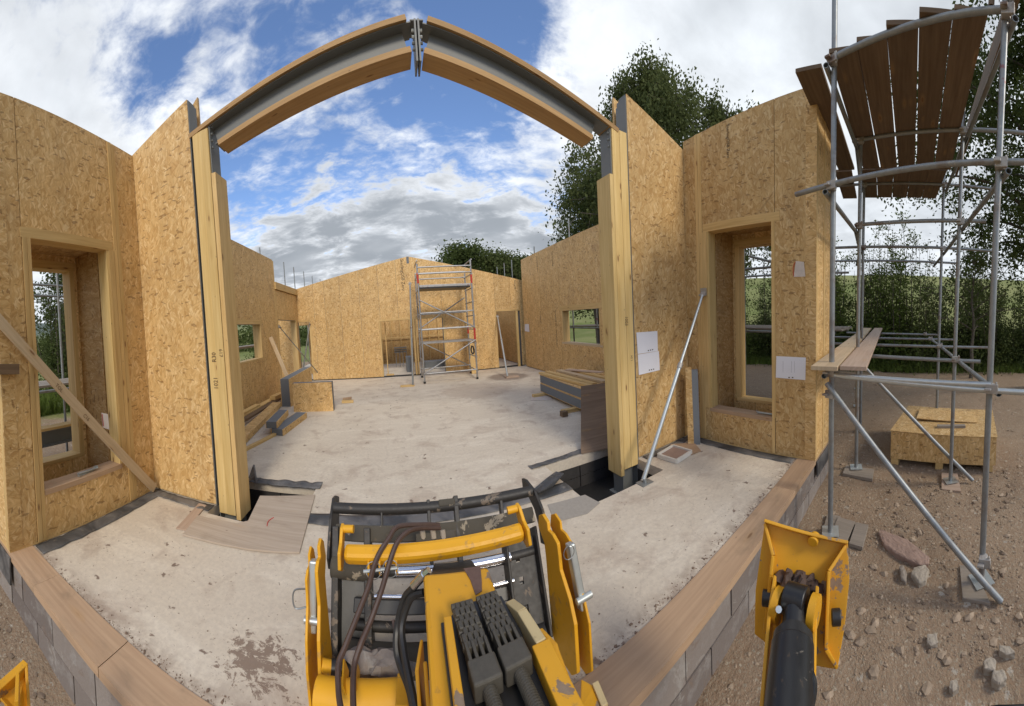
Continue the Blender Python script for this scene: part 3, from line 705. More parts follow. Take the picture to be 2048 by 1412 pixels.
def rafter(pA, pB, cutA):
    "pA apex top edge, pB eaves top edge (x,z)"
    a = V((pA[0], 0, pA[1])); b = V((pB[0], 0, pB[1])); dr = (b - a).normalized(); nn = V((0, 1, 0)).cross(dr)
    if nn.z > 0: nn = -nn                                # pointing down, square to the slope
    def strip(m2, s0, s1, d0, d1, y0, y1):
        A, B = a + dr * s0, b + dr * s1
        lo = [A + nn * d1, B + nn * d1, B + nn * d0, A + nn * d0]
        m2.quadbox([p + V((0, y, 0)) for p, y in ((lo[0], y0), (lo[1], y0), (lo[1], y1), (lo[0], y1), (lo[3], y0), (lo[2], y0), (lo[2], y1), (lo[3], y1))], dr)
    st = MB(); strip(st, .02, -.12, .047, .057, 2.765, 2.935); strip(st, .09, -.24, .057, .262, 2.845, 2.855); strip(st, .085, -.24, .262, .272, 2.765, 2.935)
    r = st.build('steel_rafter', m_steelgrey, pf)
    t_ = MB(); strip(t_, .052, .0, 0, .046, 2.742, 2.952); t_.build('top_timber', m_rafter_shaded, r)
    t_ = MB(); strip(t_, .092, -.275, .273, .322, 2.735, 2.925); t_.build('soffit_timber', m_rafter_shaded, r)
    return r
rl = rafter((.318, 4.43), (-1.80, 3.925), 0); rr = rafter((.408, 4.42), (2.335, 3.815), 0)
for dx_ in (-.022, .006):
    m2 = MB(); m2.box((AX + dx_, 2.762, 4.04), (AX + dx_ + .015, 2.938, 4.40)); m2.build('apex_plate', m_steelgrey, pf)
m2 = MB(); m2.box((AX - .055, 2.765, 4.385), (AX + .055, 2.935, 4.395)); m2.build('apex_plate', m_steelgrey, pf)
for k in range(4):
    for s_ in (-1, 1):
        m2 = MB(); z = 4.33 - k * .055; m2.tube((AX + s_ * .022, 2.80, z), (AX + s_ * .045, 2.80, z), .012, 6); m2.build('bolt', m_galbright if k < 2 else m_steelgrey, pf)

# ------------------------------------------------------------------ room side walls
lr = thing('side_wall', 'long OSB side wall with the square window above stacked timber', 'wall', (XLW - .1, 6, 0))
KINK = []
wall(lr, (XLW, 2.90), (0, 1), (1, 0), 5.72, flat(3.93), .20, [1.1, 2.25, 4.62], [(2.7, 4.58, 1.16, 2.02)])
wall(lr, (XLW, 8.625), (0, 1), (1, 0), 2.10, flat(3.05), .20, [.07, 1.86], [(.10, 1.84, 0, 2.17)])
for (ya, yb, za, zb, m) in ((8.60, 8.68, .02, 3.9, m_timber), (10.46, 10.50, 0.02, 2.17, m_timber), (8.70, 8.74, .02, 2.17, m_timber)):
    m2 = MB(); m2.box((XLW - .19, ya, za), (XLW + .004, yb, zb)); m2.build('stud', m, lr)
m2 = MB(); m2.box((XLW - .22, 8.63, 3.07), (XLW + .05, 10.72, 3.28)); m2.build('lintel_beam', m_timber, lr)
m2 = MB(); m2.box((XLW - .205, 7.43, 1.163), (XLW + .004, 7.4795, 2.02)); m2.build('jamb', m_timber, lr)
m2 = MB(); m2.box((XLW - .205, 5.58, 2.021), (XLW + .004, 7.53, 2.13)); m2.build('lintel', m_timber, lr)
m2 = MB(); m2.box((XLW - .205, 5.62, 1.12), (XLW + .005, 7.482, 1.162)); m2.build('sill', m_timber, lr)
rrw = thing('side_wall', 'long OSB side wall with wide low window and printed boards', 'wall', (XRW + .1, 6, 0))
wall(rrw, (XRW, 2.90), (0, 1), (-1, 0), 7.60, flat(3.87), .20, [1.2, 2.4, 5.0, 6.2, 7.2], [(3.14, 4.93, 1.03, 1.92)])
m2 = MB(); m2.box((XRW - .004, 5.99, .98), (XRW + .205, 7.86, 1.032)); m2.build('sill', m_boardlt, rrw)
m2 = MB(); m2.box((XRW - .004, 5.95, 1.921), (XRW + .205, 7.92, 2.06)); m2.build('lintel', m_timber, rrw)
for ya in (7.779, 6.041):
    m2 = MB(); m2.box((XRW - .003, ya, 1.033), (XRW + .205, ya + .05, 1.92)); m2.build('jamb', m_timber, rrw)

# ------------------------------------------------------------------ far gable wall with its openings
bk = thing('gable_wall', 'wide OSB gable wall at the far end, pierced by doorways', 'wall', (.6, YB + .1, 0))
bx0 = -3.25; RX, RZ = .60, 4.10
def btop(s_):
    x = bx0 + s_; z = RZ - .213 * (RX - x) if x < RX else RZ - .238 * (x - RX)
    return 3.93 if False else z
KINK = [RX - bx0]
J = [-2.60, -2.22, -1.69, -1.05, -.42, .18, 1.62, 2.15, 2.80, 3.45, 4.02]
wall(bk, (bx0, YB), (1, 0), (0, -1), 7.75, btop, .20, [j - bx0 for j in J], [(-3.22 - bx0, -2.80 - bx0, 0, 2.10), (-.43 - bx0, 1.62 - bx0, 0, 1.94), (3.47 - bx0, 4.34 - bx0, 0, 2.06)], z0=.03)
KINK = []
def bks(nm, x0, x1, z0, z1, m=m_timber, y0=-.004, y1=.205):
    m2 = MB(); m2.box((x0, YB + y0, z0), (x1, YB + y1, z1)); return m2.build(nm, m, bk)
bks('stud', -2.80, -2.74, .0, 2.10); bks('stud', -.485, -.43, 0, 1.94); bks('stud', .50, .56, 0, 1.94); bks('stud', .62, .68, 0, 1.94); bks('stud', .70, .75, 0, 1.94); bks('stud', 1.62, 1.68, 0, 1.94)
bks('stud', 3.42, 3.47, 0, 2.06); bks('stud', 4.16, 4.24, 0, 2.05, m_glulam, -.05, .02); bks('lintel', -.50, 1.70, 1.941, 2.00); bks('lintel', 3.40, 4.34, 2.061, 2.12)
bks('sole_rail', -3.25, 4.36, .001, .028, m_dark, -.012, .18); bks('gap_strip', .56, .64, 3.86, 4.085, m_insul, -.002, .05)
bks('lintel', -3.25, -2.78, 2.101, 2.17)

# ------------------------------------------------------------------ rooms beyond the far wall
part = thing('stud_partition', 'bare stud partition with OSB backing seen through the wide opening', 'partition', (.6, 14.6, 0))
m2 = MB(); m2.box((-3.2, 14.66, .0), (4.4, 14.68, 3.0)); m2.build('osb_panel', m_osb, part)
x = -3.1
while x < 4.4:
    m2 = MB(); m2.box((x, 14.52, .03), (x + .045, 14.659, 2.9)); m2.build('stud', m_timber, part); x += .42
for z in (.0, 1.18): m2 = MB(); m2.box((-3.15, 14.50, z), (4.4, 14.519, z + .05)); m2.build('rail', m_timber, part)
cor = thing('corridor_wall', 'OSB corridor wall seen through the doorway by the corner', 'wall', (4.45, 13, 0))
wall(cor, (4.42, 10.95), (0, 1), (-1, 0), 3.6, flat(2.6), .15, [1.2, 2.4], [])
cor2 = thing('corridor_wall', 'OSB corridor wall hiding the left of the corner doorway view', 'wall', (3.2, 12.6, 0))
wall(cor2, (3.30, 14.5), (0, -1), (1, 0), 3.5, flat(2.0), .15, [1.2, 2.4], [], outer=True)
lv = thing('lobby_wall', 'shaded OSB lobby wall behind the corner doorway on the timber pile side', 'wall', (-4.3, 11.3, 0))
wall(lv, (-4.5, 10.76), (1, 0), (0, -1), 1.12, flat(2.6), .15, [], [])
wall(lv, (-4.25, 12.4), (1, 0), (0, -1), 2.2, flat(2.4), .15, [.7], [(.10, .95, .0, 2.02)])
# ------------------------------------------------------------------ scaffold beside the right-hand wing
A1, A2 = V((2.85, .70, 0)), V((2.36, -.59, 0)); B1, B2 = V((4.17, .68, 0)), V((3.90, -.53, 0)); C1, C2 = V((5.55, .84, 0)), V((5.52, -.47, 0))
D1, D2 = V((7.0, 1.14, 0)), V((7.05, -.40, 0)); E1, E2 = V((8.6, 1.40, 0)), V((8.6, -.35, 0))
sc = thing('scaffold', 'galvanised tube scaffold with two lifts standing on boards on bare earth', 'scaffold', (4.5, 0, GZ))
TR = .0242
def tube(nm, p, q, r=TR, m=m_gal, root=sc, hollow=True):
    t_ = MB(); t_.tube(p, q, r, 14, hollow=hollow); return t_.build(nm, m, root, smooth=True)
def Z(p, z): return V((p[0], p[1], z))
def coupler(p, along, root=sc):
    "right-angle fitting: saddle, flap and bolt around a tube"
    p = V(p); a = V(along).normalized(); s_ = a.cross(V((0, 0, 1))); s_ = s_.normalized() if s_.length > .1 else V((1, 0, 0))
    t_ = MB(); t_.tube(p - V((0, 0, .035)), p + V((0, 0, .035)), .034, 10); t_.beam(p - a * .03 + s_ * .035, p + a * .06 + s_ * .035, .03, .075); t_.beam(p + s_ * .05 - a * .01, p + s_ * .085 - a * .01, .05, .02)
    t_.tube(p + s_ * .03 + a * .045 + V((0, 0, -.05)), p + s_ * .03 + a * .045 + V((0, 0, .055)), .009, 6); t_.beam(p + s_ * .03 + a * .03, p + s_ * .03 + a * .062, .034, .02)
    t_.build('coupler', m_coupler, root, bevel=.004)
for p, zt, m in ((A1, 5.9, m_gal), (A2, 5.4, m_gal), (B1, 4.0, m_gal), (B2, 4.3, m_gal), (C1, 3.95, m_gal), (C2, 4.3, m_gal), (D1, 2.95, m_gal), (E1, 1.4, m_gal)):
    tube('standard', Z(p, GZ + .045), Z(p, zt), m=m)
    t_ = MB(); z = GZ + .042; c = Z(p, z); r_ = V((.075, .02, 0)); r2 = V((-.02, .075, 0))
    t_.quadbox([c - r_ - r2, c + r_ - r2, c + r_ + r2, c - r_ + r2] + [q + V((0, 0, .005)) for q in (c - r_ - r2, c + r_ - r2, c + r_ + r2, c - r_ + r2)])
    t_.build('base_plate', m_galbright, sc)
def ext(p, q, a, b):
    dd = (q - p).normalized(); return p - dd * a, q + dd * b
for zl in (1.20, 2.87, 3.94):
    for (p, q, ea, eb) in ((A1, A2, .05 if zl != 2.87 else .40, .05 if zl == 3.94 else .5), (B1, B2, .05, .3), (C1, C2, .7, .9), (D1, D2, .5, .6), (E1, E2, .3, .4)):
        if (zl == 3.94 and p.x > 6) or (zl == 2.87 and p.x > 8): continue
        if zl == 3.94 and p in (B1,): ea, eb = .1, .75
        a, b = ext(p, q, ea, eb); off = V((-.05, 0, .02)) if zl != 1.20 else V((-.05, 0, -.03))
        tube('transom', Z(a, zl) + off, Z(b, zl) + off, m=m_galbright if (zl == 1.20 and p is A1) else m_gal)
        coupler(Z(p, zl) + off * .5, b - a); coupler(Z(q, zl) + off * .5, b - a)
    for path_ in ((A1, B1, C1, D1), (A2, B2, C2, D2, E2)):
        for p, q in zip(path_[:-1], path_[1:]):
            if (q.x > 6 and zl > 3) or q.x > 8: continue
            off = V((0, .05 if path_[0] is A1 else -.05, -.05)); a, b = ext(p, q, .08, .1)
            tube('ledger', Z(a, zl) + off, Z(b, zl) + off)
a, b = ext(A1, A2, 0, .5)
tube('transom', Z(A1, 1.165) + V((-.05, 0, 0)), Z(A2, 1.215) + V((-.05, 0, 0)), .0235, m_galbright)
# braces
tube('brace', Z(A1, 1.02) + V((-.06, .03, .06)), at(2002, 1203, Z=GZ + .03)); coupler(Z(A1, .98) + V((-.03, 0, 0)), A2 - A1); coupler(Z(A2, GZ + .24) + V((-.03, 0, 0)), A2 - A1)
tube('brace', Z(B1, 1.10) + V((-.06, .03, .05)), Z(B2, GZ + .03) + V((.0, -.28, 0)))
tube('brace', Z(A1, 2.80) + V((0, -.08, 0)), Z(C1, 2.1) + V((-.1, -.02, 0)) * 1, root=sc) if False else None
# leaning pair of rails above the platform and the edge plank
tube('guard_post', (2.30, -.40, 4.0), (2.52, -.46, 5.2), .022, m_board); tube('guard_post', (2.37, -.49, 4.0), (2.62, -.56, 5.2), .022, m_board)
t_ = MB(); t_.beam((2.16, -.66, 4.16), (5.3, -.64, 4.16), .036, .225); t_.build('toe_board', m_board, sc)

def sboard(p, q, w=.222, h=.038, m=m_board, label='', group=None, name='scaffold_board'):
    t_ = MB(); t_.beam(p, q, w, h); o = t_.build(name, m, bevel=.003); tag(o, label, 'board', group)
    return o
words = ['innermost', 'second', 'third', 'fourth', 'fifth', 'outermost']
nE, fE = (V((2.87, .95, 0)), V((2.34, -.53, 0))), (V((4.98, 1.02, 0)), V((4.96, -.58, 0)))
ks = [0.0, .232, .395, .558, .721, .884]
for i, k in enumerate(ks):
    p, q = nE[0].lerp(nE[1], k), fE[0].lerp(fE[1], k)
    p = p + V((rnd.uniform(-.04, .04), 0, 0))
    sboard(Z(p, 3.995 + (.0 if i else .012)), Z(q, 3.995), .238, .038, m_board, f'weathered platform board, {words[i]} of the six counted from the OSB wing', 'boards of the high scaffold platform')
for i, k in enumerate(ks):
    p, q = V((5.02, 1.08, 0)).lerp(V((5.0, -.52, 0)), k), V((6.2, 1.2, 0)).lerp(V((6.2, -.45, 0)), k)
    sboard(Z(p, 3.995), Z(q, 3.995), .258, .038, m_board, f'weathered board of the farther platform bay, {words[i]} of six', 'boards of the high scaffold platform')
# two boards on the lower lift
def lowboard(px, py, w, m, label):
    pass
p1, p2 = at(1652, 738, Z=1.25), at(1722, 738, Z=1.25)
sboard(at(1648, 737, Z=1.255), at(1735, 657, Z=1.262), .222, .038, m_boardlt, 'pale scaffold board on the lower lift, nearer the OSB wing', 'boards on the lower scaffold lift')
sboard(at(1706, 737, Z=1.255), at(1757, 657, Z=1.262), .222, .038, m_pinkboard, 'pinkish scaffold board on the lower lift, outer of the two', 'boards on the lower scaffold lift')
def pad(pts, m, label, th=.038, z=None, group='sole boards under the scaffold standards'):
    z = GZ + .035 if z is None else z
    t_ = MB(); P = [at(*p, Z=z) for p in pts]; t_.prism(P, V((0, 0, -th)), long=P[1] - P[0]); o = t_.build('sole_board', m, bevel=.003); tag(o, label, 'board', group); return o
pad([(1655, 1027), (1681, 1032), (1648, 1090), (1636, 1090)], m_greywood, 'muddy grey sole board partly hidden behind the yellow stabiliser pad', z=GZ + .02)
pad([(1676, 1033), (1711, 1043), (1690, 1092), (1652, 1090)], m_greywood, 'muddy sole board under the scaffold standard nearest the sole plate', z=GZ + .03)
pad([(1712, 1044), (1737, 1049), (1725, 1094), (1698, 1086)], m_greywood, 'small muddy board offcut lying beside the nearest standard', z=GZ + .038)
pad([(1919, 1130), (1946, 1131), (1981, 1206), (1925, 1195)], m_greywood, 'grey sole board carrying the bright base plate', th=.045, z=GZ + .035)
pad([(1883, 945), (1915, 947), (1922, 982), (1883, 978)], m_pinkboard, 'pinkish sole board in front of the OSB crate', z=GZ + .03)
pad([(1692, 930), (1748, 938), (1745, 958), (1685, 946)], m_greywood, 'narrow sole board set crossways between wing and crate', z=GZ + .03)

# ------------------------------------------------------------------ exterior scaffold seen through the openings and over the walls
def poles(root, pts, zt, m=m_gal, z0=GZ):
    for (x, y) in pts: tube('standard', (x, y, z0), (x, y, zt), .0242, m, root, False)
es = thing('scaffold', 'dark scaffold tubes seen through the tall window by the diagonal brace', 'scaffold', (-5.2, 3.4, GZ))
poles(es, [(-5.40, 3.38), (-4.3, 2.2)], 4.3)
for z in (3.02, 2.80): tube('ledger', (-5.42, 1.2, z), (-5.42, 7.2, z), .0242, m_gal, es, False)
tube('transom', (-5.6, 3.44, 2.78), (-3.6, 3.8, 3.02), .0242, m_gal, es, False); tube('brace', (-5.3, 3.5, -.35), (-4.2, 4.3, .55), .0242, m_gal, es, False)
for z in (1.04,): tube('ledger', (-5.42, 1.2, z), (-5.42, 8, z), .0242, m_gal, es, False); tube('ledger', (-4.5, 1.2, z), (-4.5, 8, z), .0242, m_gal, es, False)
for k, (x, nm) in enumerate(((-5.25, 'outer'), (-5.0, 'middle'), (-4.75, 'inner'))):
    sboard((x, 1.0, 1.10), (x, 8.6, 1.10), .222, .038, m_greywood, f'grey board of the window-height scaffold lift outside, {nm} of three', 'boards outside the braced window wall')
sbm = thing('steel_beam', 'grey steel beam topped with timber lying outside the braced window', 'beam', (-5.0, 3.2, GZ))
for nm, m, lo, hi in (('steel_web', m_steelgrey, (-5.02, 1.2, .02), (-5.0, 5.2, .26)), ('steel_flange', m_steelgrey, (-5.1, 1.2, .0), (-4.92, 5.2, .02)), ('steel_flange', m_steelgrey, (-5.1, 1.2, .26), (-4.92, 5.2, .28)), ('timber_top', m_timber, (-5.11, 1.2, .281), (-4.91, 5.2, .325)),
                      ('bearer', m_board, (-5.2, 2.0, GZ), (-4.8, 2.15, -.001)), ('bearer', m_board, (-5.2, 4.2, GZ), (-4.8, 4.35, -.001))):
    t_ = MB(); t_.box(lo, hi); t_.build(nm, m, sbm)
el = thing('scaffold', 'scaffold standards rising above the long side wall with the square window', 'scaffold', (-4.3, 9, GZ))
for (u, v) in ((519, 495), (567, 524), (587, 534), (607, 543), (624, 552), (640, 558)):
    p = at(u, v, X=-4.35 - (u - 519) * .004); tube('standard', Z(p, GZ), p, .0242, m_gal, el, False)
for z in (1.35, 2.5): tube('ledger', (-4.5, 4.5, z), (-4.7, 16, z), .0242, m_gal, el, False)
for k, x in enumerate((-4.4, -4.65)):
    sboard((x, 4.6, 1.40), (x, 11.5, 1.40), .222, .038, m_greywood, ('inner' if k == 0 else 'outer') + ' board of the scaffold lift seen through the square window', 'boards outside the square window')
er = thing('scaffold', 'scaffold standards outside the long wall with the wide low window', 'scaffold', (5.9, 8, GZ))
for (u, v) in ((1137, 437), (1068, 493), (1023, 520), (1008, 526), (994, 534)):
    p = at(u, v, X=5.6 if u > 1030 else 6.0); tube('standard', Z(p, GZ), p, .0242, m_gal, er, False)
for (x, y) in ((5.55, 6.6), (5.6, 7.9), (6.6, 6.6), (6.7, 8.1), (5.5, 5.2), (5.4, 3.0), (5.5, 1.9)): tube('standard', (x, y, GZ), (x, y, 3.0 if y < 4 else 2.4), .0242, m_gal, er, False)
for z in (1.36, 2.60): tube('ledger', (5.5, 1.3, z), (5.6, 9.5, z), .0242, m_gal, er, False); tube('ledger', (6.7, 1.3, z), (6.7, 9.5, z), .0242, m_gal, er, False)
tube('transom', (4.9, 2.6, 2.72), (6.9, 2.5, 2.74), .0242, m_gal, er, False)
for k, x in enumerate((5.72, 5.97, 6.22, 6.47)):
    sboard((x, 1.2, 1.41 + .012 * (k % 2)), (x, 9.6, 1.41), .222, .038, m_greywood, f'grey board of the platform outside the low window, {["first", "second", "third", "last"][k]} from the wall', 'boards outside the low window')
for k, (x, y) in enumerate(((6.0, 7.3), (5.8, 6.6))):
    t_ = MB(); t_.beam((x, y, 1.45), (x + .3, y + .9, 1.46), .12, .03); tag(t_.build('loose_plank', m_boardlt), ('longer' if k else 'shorter') + ' bleached plank lying on the platform outside the low window', 'plank')

# ------------------------------------------------------------------ crate outside
cr = thing('crate', 'large low OSB crate on pallet feet standing on the earth', 'crate', (5.0, -.5, GZ))
b0, b1 = at(1781, 916, Z=GZ + .09), at(1991, 931, Z=GZ + .09)
fl, fr_ = V((b0.x, b0.y, 0)), V((b1.x, b1.y, 0)); back = V((1.38, .0, 0)) 
back = V((fr_.y - fl.y, fl.x - fr_.x, 0)).normalized() * 1.25
if back.x < 0: back = -back
ct = GZ + .09 + .40
def cbox(nm, P, z0, z1, m, parent=cr):
    t_ = MB(); t_.quadbox([Z(p, z0) for p in P] + [Z(p, z1) for p in P]); return t_.build(nm, m, parent)
e = (fr_ - fl).normalized(); bn = back.normalized()
cbox('side_panel', [fl, fr_, fr_ + bn * .018, fl + bn * .018], GZ + .09, ct, m_osb)
cbox('side_panel', [fl + back, fr_ + back, fr_ + back - bn * .018, fl + back - bn * .018], GZ + .09, ct, m_osb)
cbox('side_panel', [fl + bn * .019, fl + back - bn * .019, fl + back - bn * .019 + e * .018, fl + bn * .019 + e * .018], GZ + .09, ct, m_osb)
cbox('side_panel', [fr_ + bn * .019, fr_ + back - bn * .019, fr_ + back - bn * .019 - e * .018, fr_ + bn * .019 - e * .018], GZ + .09, ct, m_osb)
cbox('lid', [fl - e * .01 - bn * .01, fr_ + e * .01 - bn * .01, fr_ + e * .01 + back, fl - e * .01 + back], ct + .001, ct + .016, m_osb)
for k in (.04, .47, .94):
    c = fl.lerp(fr_, k); cbox('pallet_foot', [c - e * .05 + bn * .01, c + e * .05 + bn * .01, c + e * .05 + back * .98, c - e * .05 + back * .98], GZ - .01, GZ + .088, m_timber)
c = fl.lerp(fr_, .5) + back * .60; e2 = (e + bn * .05).normalized(); b2 = V((-e2.y, e2.x, 0)); b2 = b2 if b2.dot(bn) > 0 else -b2
t_ = MB(); P = [c - e2 * .46 - b2 * .25, c + e2 * .44 - b2 * .25, c + e2 * .44 + b2 * .28, c - e2 * .46 + b2 * .28]
t_.quadbox([Z(p, ct + (.05 if i in (0, 3) else .019)) for i, p in enumerate(P)] + [Z(p, ct + (.05 if i in (0, 3) else .019) + .015) for i, p in enumerate(P)])
tag(t_.build('osb_offcut', m_osb), 'loose OSB sheet lying slightly lifted on top of the crate', 'offcut')
t_ = MB(); t_.box((c.x - .5, c.y - .2, ct + .0165), (c.x - .42, c.y + .2, ct + .05)); tag(t_.build('packer', m_greywood), 'small timber packer propping the sheet on the crate', 'packer')

# ------------------------------------------------------------------ rocks and stones
def rock(pts, h, m, label, name='rock'):
    h *= .62; P = [at(*p, Z=GZ + .02) for p in pts]; c = sum(P, V((0, 0, 0))) / len(P)
    t_ = MB(); n = len(P); top = [c.lerp(p, .80) + V((rnd.uniform(-.01, .01), rnd.uniform(-.01, .01), h * rnd.uniform(.7, .9))) for p in P]; mid_ = [c.lerp(p, 1.02) + V((0, 0, h * .55)) for p in P]; lo = [c.lerp(p, 1.0) + V((0, 0, -.06)) for p in P]
    for a, b in ((lo, mid_), (mid_, top)):
        for k in range(n):
            j = (k + 1) % n; t_.face([a[k], a[j], b[j], b[k]])
    cc = c + V((0, 0, h * 1.02))
    for k in range(n): t_.face([top[k], top[(k + 1) % n], cc])
    ob = t_.build(name, m, weld=True)
    b_ = bmesh.new(); b_.from_mesh(ob.data); bmesh.ops.recalc_face_normals(b_, faces=b_.faces); b_.to_mesh(ob.data); b_.free()
    cz = ob.modifiers.new('e', 'BEVEL'); cz.width = .006; sd = ob.modifiers.new('s', 'SUBSURF'); sd.levels = sd.render_levels = 3; sd.subdivision_type = 'SIMPLE'
    tx = bpy.data.textures.new('rocktex', 'CLOUDS'); tx.noise_scale = .03; dm = ob.modifiers.new('d', 'DISPLACE'); dm.texture = tx; dm.strength = .012; dm.mid_level = .5
    return tag(ob, label, 'rock')
rock([(1757, 1067), (1762, 1062), (1815, 1083), (1858, 1118), (1856, 1130), (1838, 1133), (1790, 1110), (1768, 1093)], .055, m_redstone, 'long flat slab of pinkish stone lying on the earth')
rock([(1822, 1152), (1828, 1140), (1850, 1134), (1858, 1144), (1852, 1165), (1838, 1171)], .06, m_stone, 'pale angular rock just below the pinkish slab')
rock([(1798, 1136), (1806, 1132), (1814, 1150), (1812, 1166), (1802, 1160)], .04, m_greywood, 'small dark flake of stone beside the pale angular rock')
rock([(1981, 1318), (1992, 1324), (1990, 1345), (1968, 1342), (1966, 1326)], .04, m_stone, 'upper of two rounded pebbles near the picture corner')
rock([(1985, 1345), (2008, 1342), (2014, 1358), (1998, 1372), (1982, 1362)], .035, m_stone, 'lower rounded pebble with a chipped face near the picture corner')
rock([(1855, 1272), (1872, 1270), (1876, 1288), (1862, 1294), (1853, 1286)], .03, m_stone, 'blocky white pebble alone on the churned earth')
rock([(1998, 1294), (2022, 1298), (2030, 1308), (2012, 1312), (1998, 1304)], .03, m_stone, 'flat oval white pebble right of the blocky one')
rock([(1900, 1366), (1912, 1362), (1918, 1376), (1906, 1386), (1898, 1378)], .03, m_stone, 'knobbly white pebble low on the churned earth')
# loose stones nobody could count
t_ = MB()
for k in range(14000):
    if k % 4:
        x, y = (rnd.uniform(1.8, 4.6), rnd.uniform(-1.7, 1.0)) if k % 8 < 5 else (rnd.uniform(2.0, 9.5), rnd.uniform(-2.4, 2.2))
        if x < 4.35 and y > .9: continue
    else:
        x = rnd.uniform(-4.2, 2.2); y = rnd.uniform(-.6, .95)
    r = min(.034, rnd.paretovariate(2.5) * .0042); z = hgt(x, y) - r * .05
    t_.blobby((x, y, z), r * rnd.uniform(.8, 1.5), r, r * rnd.uniform(.45, .8), k * .37, 6, .3, rnd.uniform(0, 3))
o = t_.build('gravel', m_gravel, kind='stuff'); o['label'] = 'loose pale stones scattered over the earth'; del o['label']
t_ = MB()
for k in range(900):
    if k % 3: x = rnd.uniform(1.8, 4.2); y = rnd.uniform(-1.6, .2)
    else: x = rnd.uniform(-4, -1.4); y = rnd.uniform(-.2, .95)
    r = min(.03, rnd.paretovariate(2.2) * .007); z = hgt(x, y) - r * .1
    t_.blobby((x, y, z), r * rnd.uniform(.8, 1.6), r, r * .7, k * .77 + 3, 6, .5, rnd.uniform(0, 3))
t_.build('earth_clods', m_mudlump if False else flat_mat('earth_clod', (.20, .145, .10), .95, 20, .35, 0, .8), kind='stuff')

# crumbs of earth and mortar trodden onto the slab and along the sole plate joint
t_ = MB()
for k in range(1300):
    if k % 3: x = rnd.uniform(-2.5, 3.4); y = 1.228 + abs(rnd.gauss(0, .03)); r = min(.008, rnd.paretovariate(2.5) * .0018)
    else: x = rnd.uniform(-2.4, 3.3); y = 1.3 + rnd.random() ** 1.6 * 5; r = rnd.uniform(.0015, .004)
    if inpit(x, y): continue
    t_.blobby((x, y, r * .3), r * rnd.uniform(.8, 1.8), r, r * .6, k * .9, 6, .5, rnd.uniform(0, 3))
t_.build('dirt_crumbs', flat_mat('dirt_crumb', (.20, .14, .10), .95, 20, .4), kind='stuff')
# ------------------------------------------------------------------ props
def prop(p, q, foot, label, r=.020, m=m_galbright, head=True, plate_m=m_boardlt):
    p, q = V(p), V(q); o = thing('push_pull_prop', label, 'prop', (p.x, p.y, p.z)); a = (q - p).normalized(); L = (q - p).length
    t_ = MB(); t_.tube(p, p + a * L * .56, r * 1.25, 12); t_.build('outer_tube', m, o, smooth=True)
    t_ = MB(); t_.tube(p + a * L * .56, q, r, 12); t_.build('inner_tube', m, o, smooth=True)
    t_ = MB(); c = p + a * L * .56; t_.tube(c - a * .03, c + a * .03, r * 1.7, 10); t_.build('collar', m_coupler, o, smooth=True)
    if head:
        t_ = MB(); s_ = a.cross(V((0, 0, 1))); s_.normalize(); t_.beam(q - a * .02, q + a * .05, .07, .012); t_.tube(q - s_ * .05, q + s_ * .05, .012, 8); t_.beam(q + a * .05 - V((0, 0, .05)), q + a * .05 + V((0, 0, .05)), .09, .008, up=(1, 0, 0)); t_.build('head_bracket', m_coupler, o)
    t_ = MB(); t_.tube(p - V((.03, 0, 0)), p + V((.03, 0, 0)), .010, 8); t_.build('foot_pin', m_coupler, o)
    return o
P0, P1 = at(1287, 958, Z=.03), at(1405, 590, X=3.34)
pr = prop(P0, P1, None, 'bright galvanised prop leaning from the pit edge to the window wall', .018)
pr2 = prop(at(604, 757, Z=.03), at(619, 650, Y=YB - .04), None, 'white steel prop leaning by the corner doorway', .022)
pr3 = prop(at(826, 769, Z=.06), V((.56, 10.2, 3.30)) if False else at(820, 568, Y=9.2), None, 'upright steel prop on a timber foot left of the tower', .022, m_gal)
pr4 = prop(at(1015, 752, Z=.07), at(995, 633, Y=YB - .05), None, 'bright prop standing in the damp patch by the right doorway', .022)
pr5 = prop(at(645, 756, Z=.03), at(560, 655, X=XLW + .04), None, 'thin dark prop slanting across the corner doorway', .014, m_gal)
t_ = MB(); c = at(815, 773, Z=.0); t_.box((c.x - .19, c.y - .07, .0), (c.x + .19, c.y + .07, .045)); tag(t_.build('foot_block', m_timber, bevel=.004), 'short pale timber foot under the upright prop', 'timber block')
t_ = MB(); c = at(1022, 755, Z=.0); t_.box((c.x - .17, c.y - .10, .0), (c.x + .22, c.y + .08, .045)); tag(t_.build('foot_block', m_pinkboard, bevel=.004), 'short brown timber foot in the damp patch', 'timber block')
t_ = MB(); c = at(1290, 966, Z=0); t_.box((c.x - .07, c.y - .05, .0), (c.x + .07, c.y + .06, .008)); t_.tube((c.x, c.y - .0, .008), (c.x, c.y, .03), .018, 8); tag(t_.build('anchor_plate', m_gal), 'small steel anchor plate on the slab at the prop foot', 'plate')

# ------------------------------------------------------------------ tower scaffold
tw = thing('tower_scaffold', 'narrow aluminium access tower with platform and guard rails', 'scaffold tower', (1.5, 9.6, 0))
fy, by = 9.12, 10.20; lx, rx = .755, 2.27; ztop = 3.72
zt_ = [at(848, 527, Y=fy).z, at(946, 520, Y=fy).z]
def at_t(nm, p, q, r=.025, m=m_alu): t_ = MB(); t_.tube(p, q, r, 10); return t_.build(nm, m, tw, smooth=True)
for x, y, zt in ((lx, fy, zt_[0]), (rx, fy, zt_[1]), (lx + .02, by, zt_[0] - .15), (rx + .06, by, zt_[1] - .22)): at_t('upright', (x, y, .0), (x, y, zt))
for x, y, za, zb in ((lx, fy, 2.95, 3.25), (rx, fy, 2.9, 3.15), (rx, fy, 1.2, 1.55), (rx + .06, by, 1.35, 1.6)): at_t('red_sleeve', (x, y, za), (x, y, zb), .029, m_red)
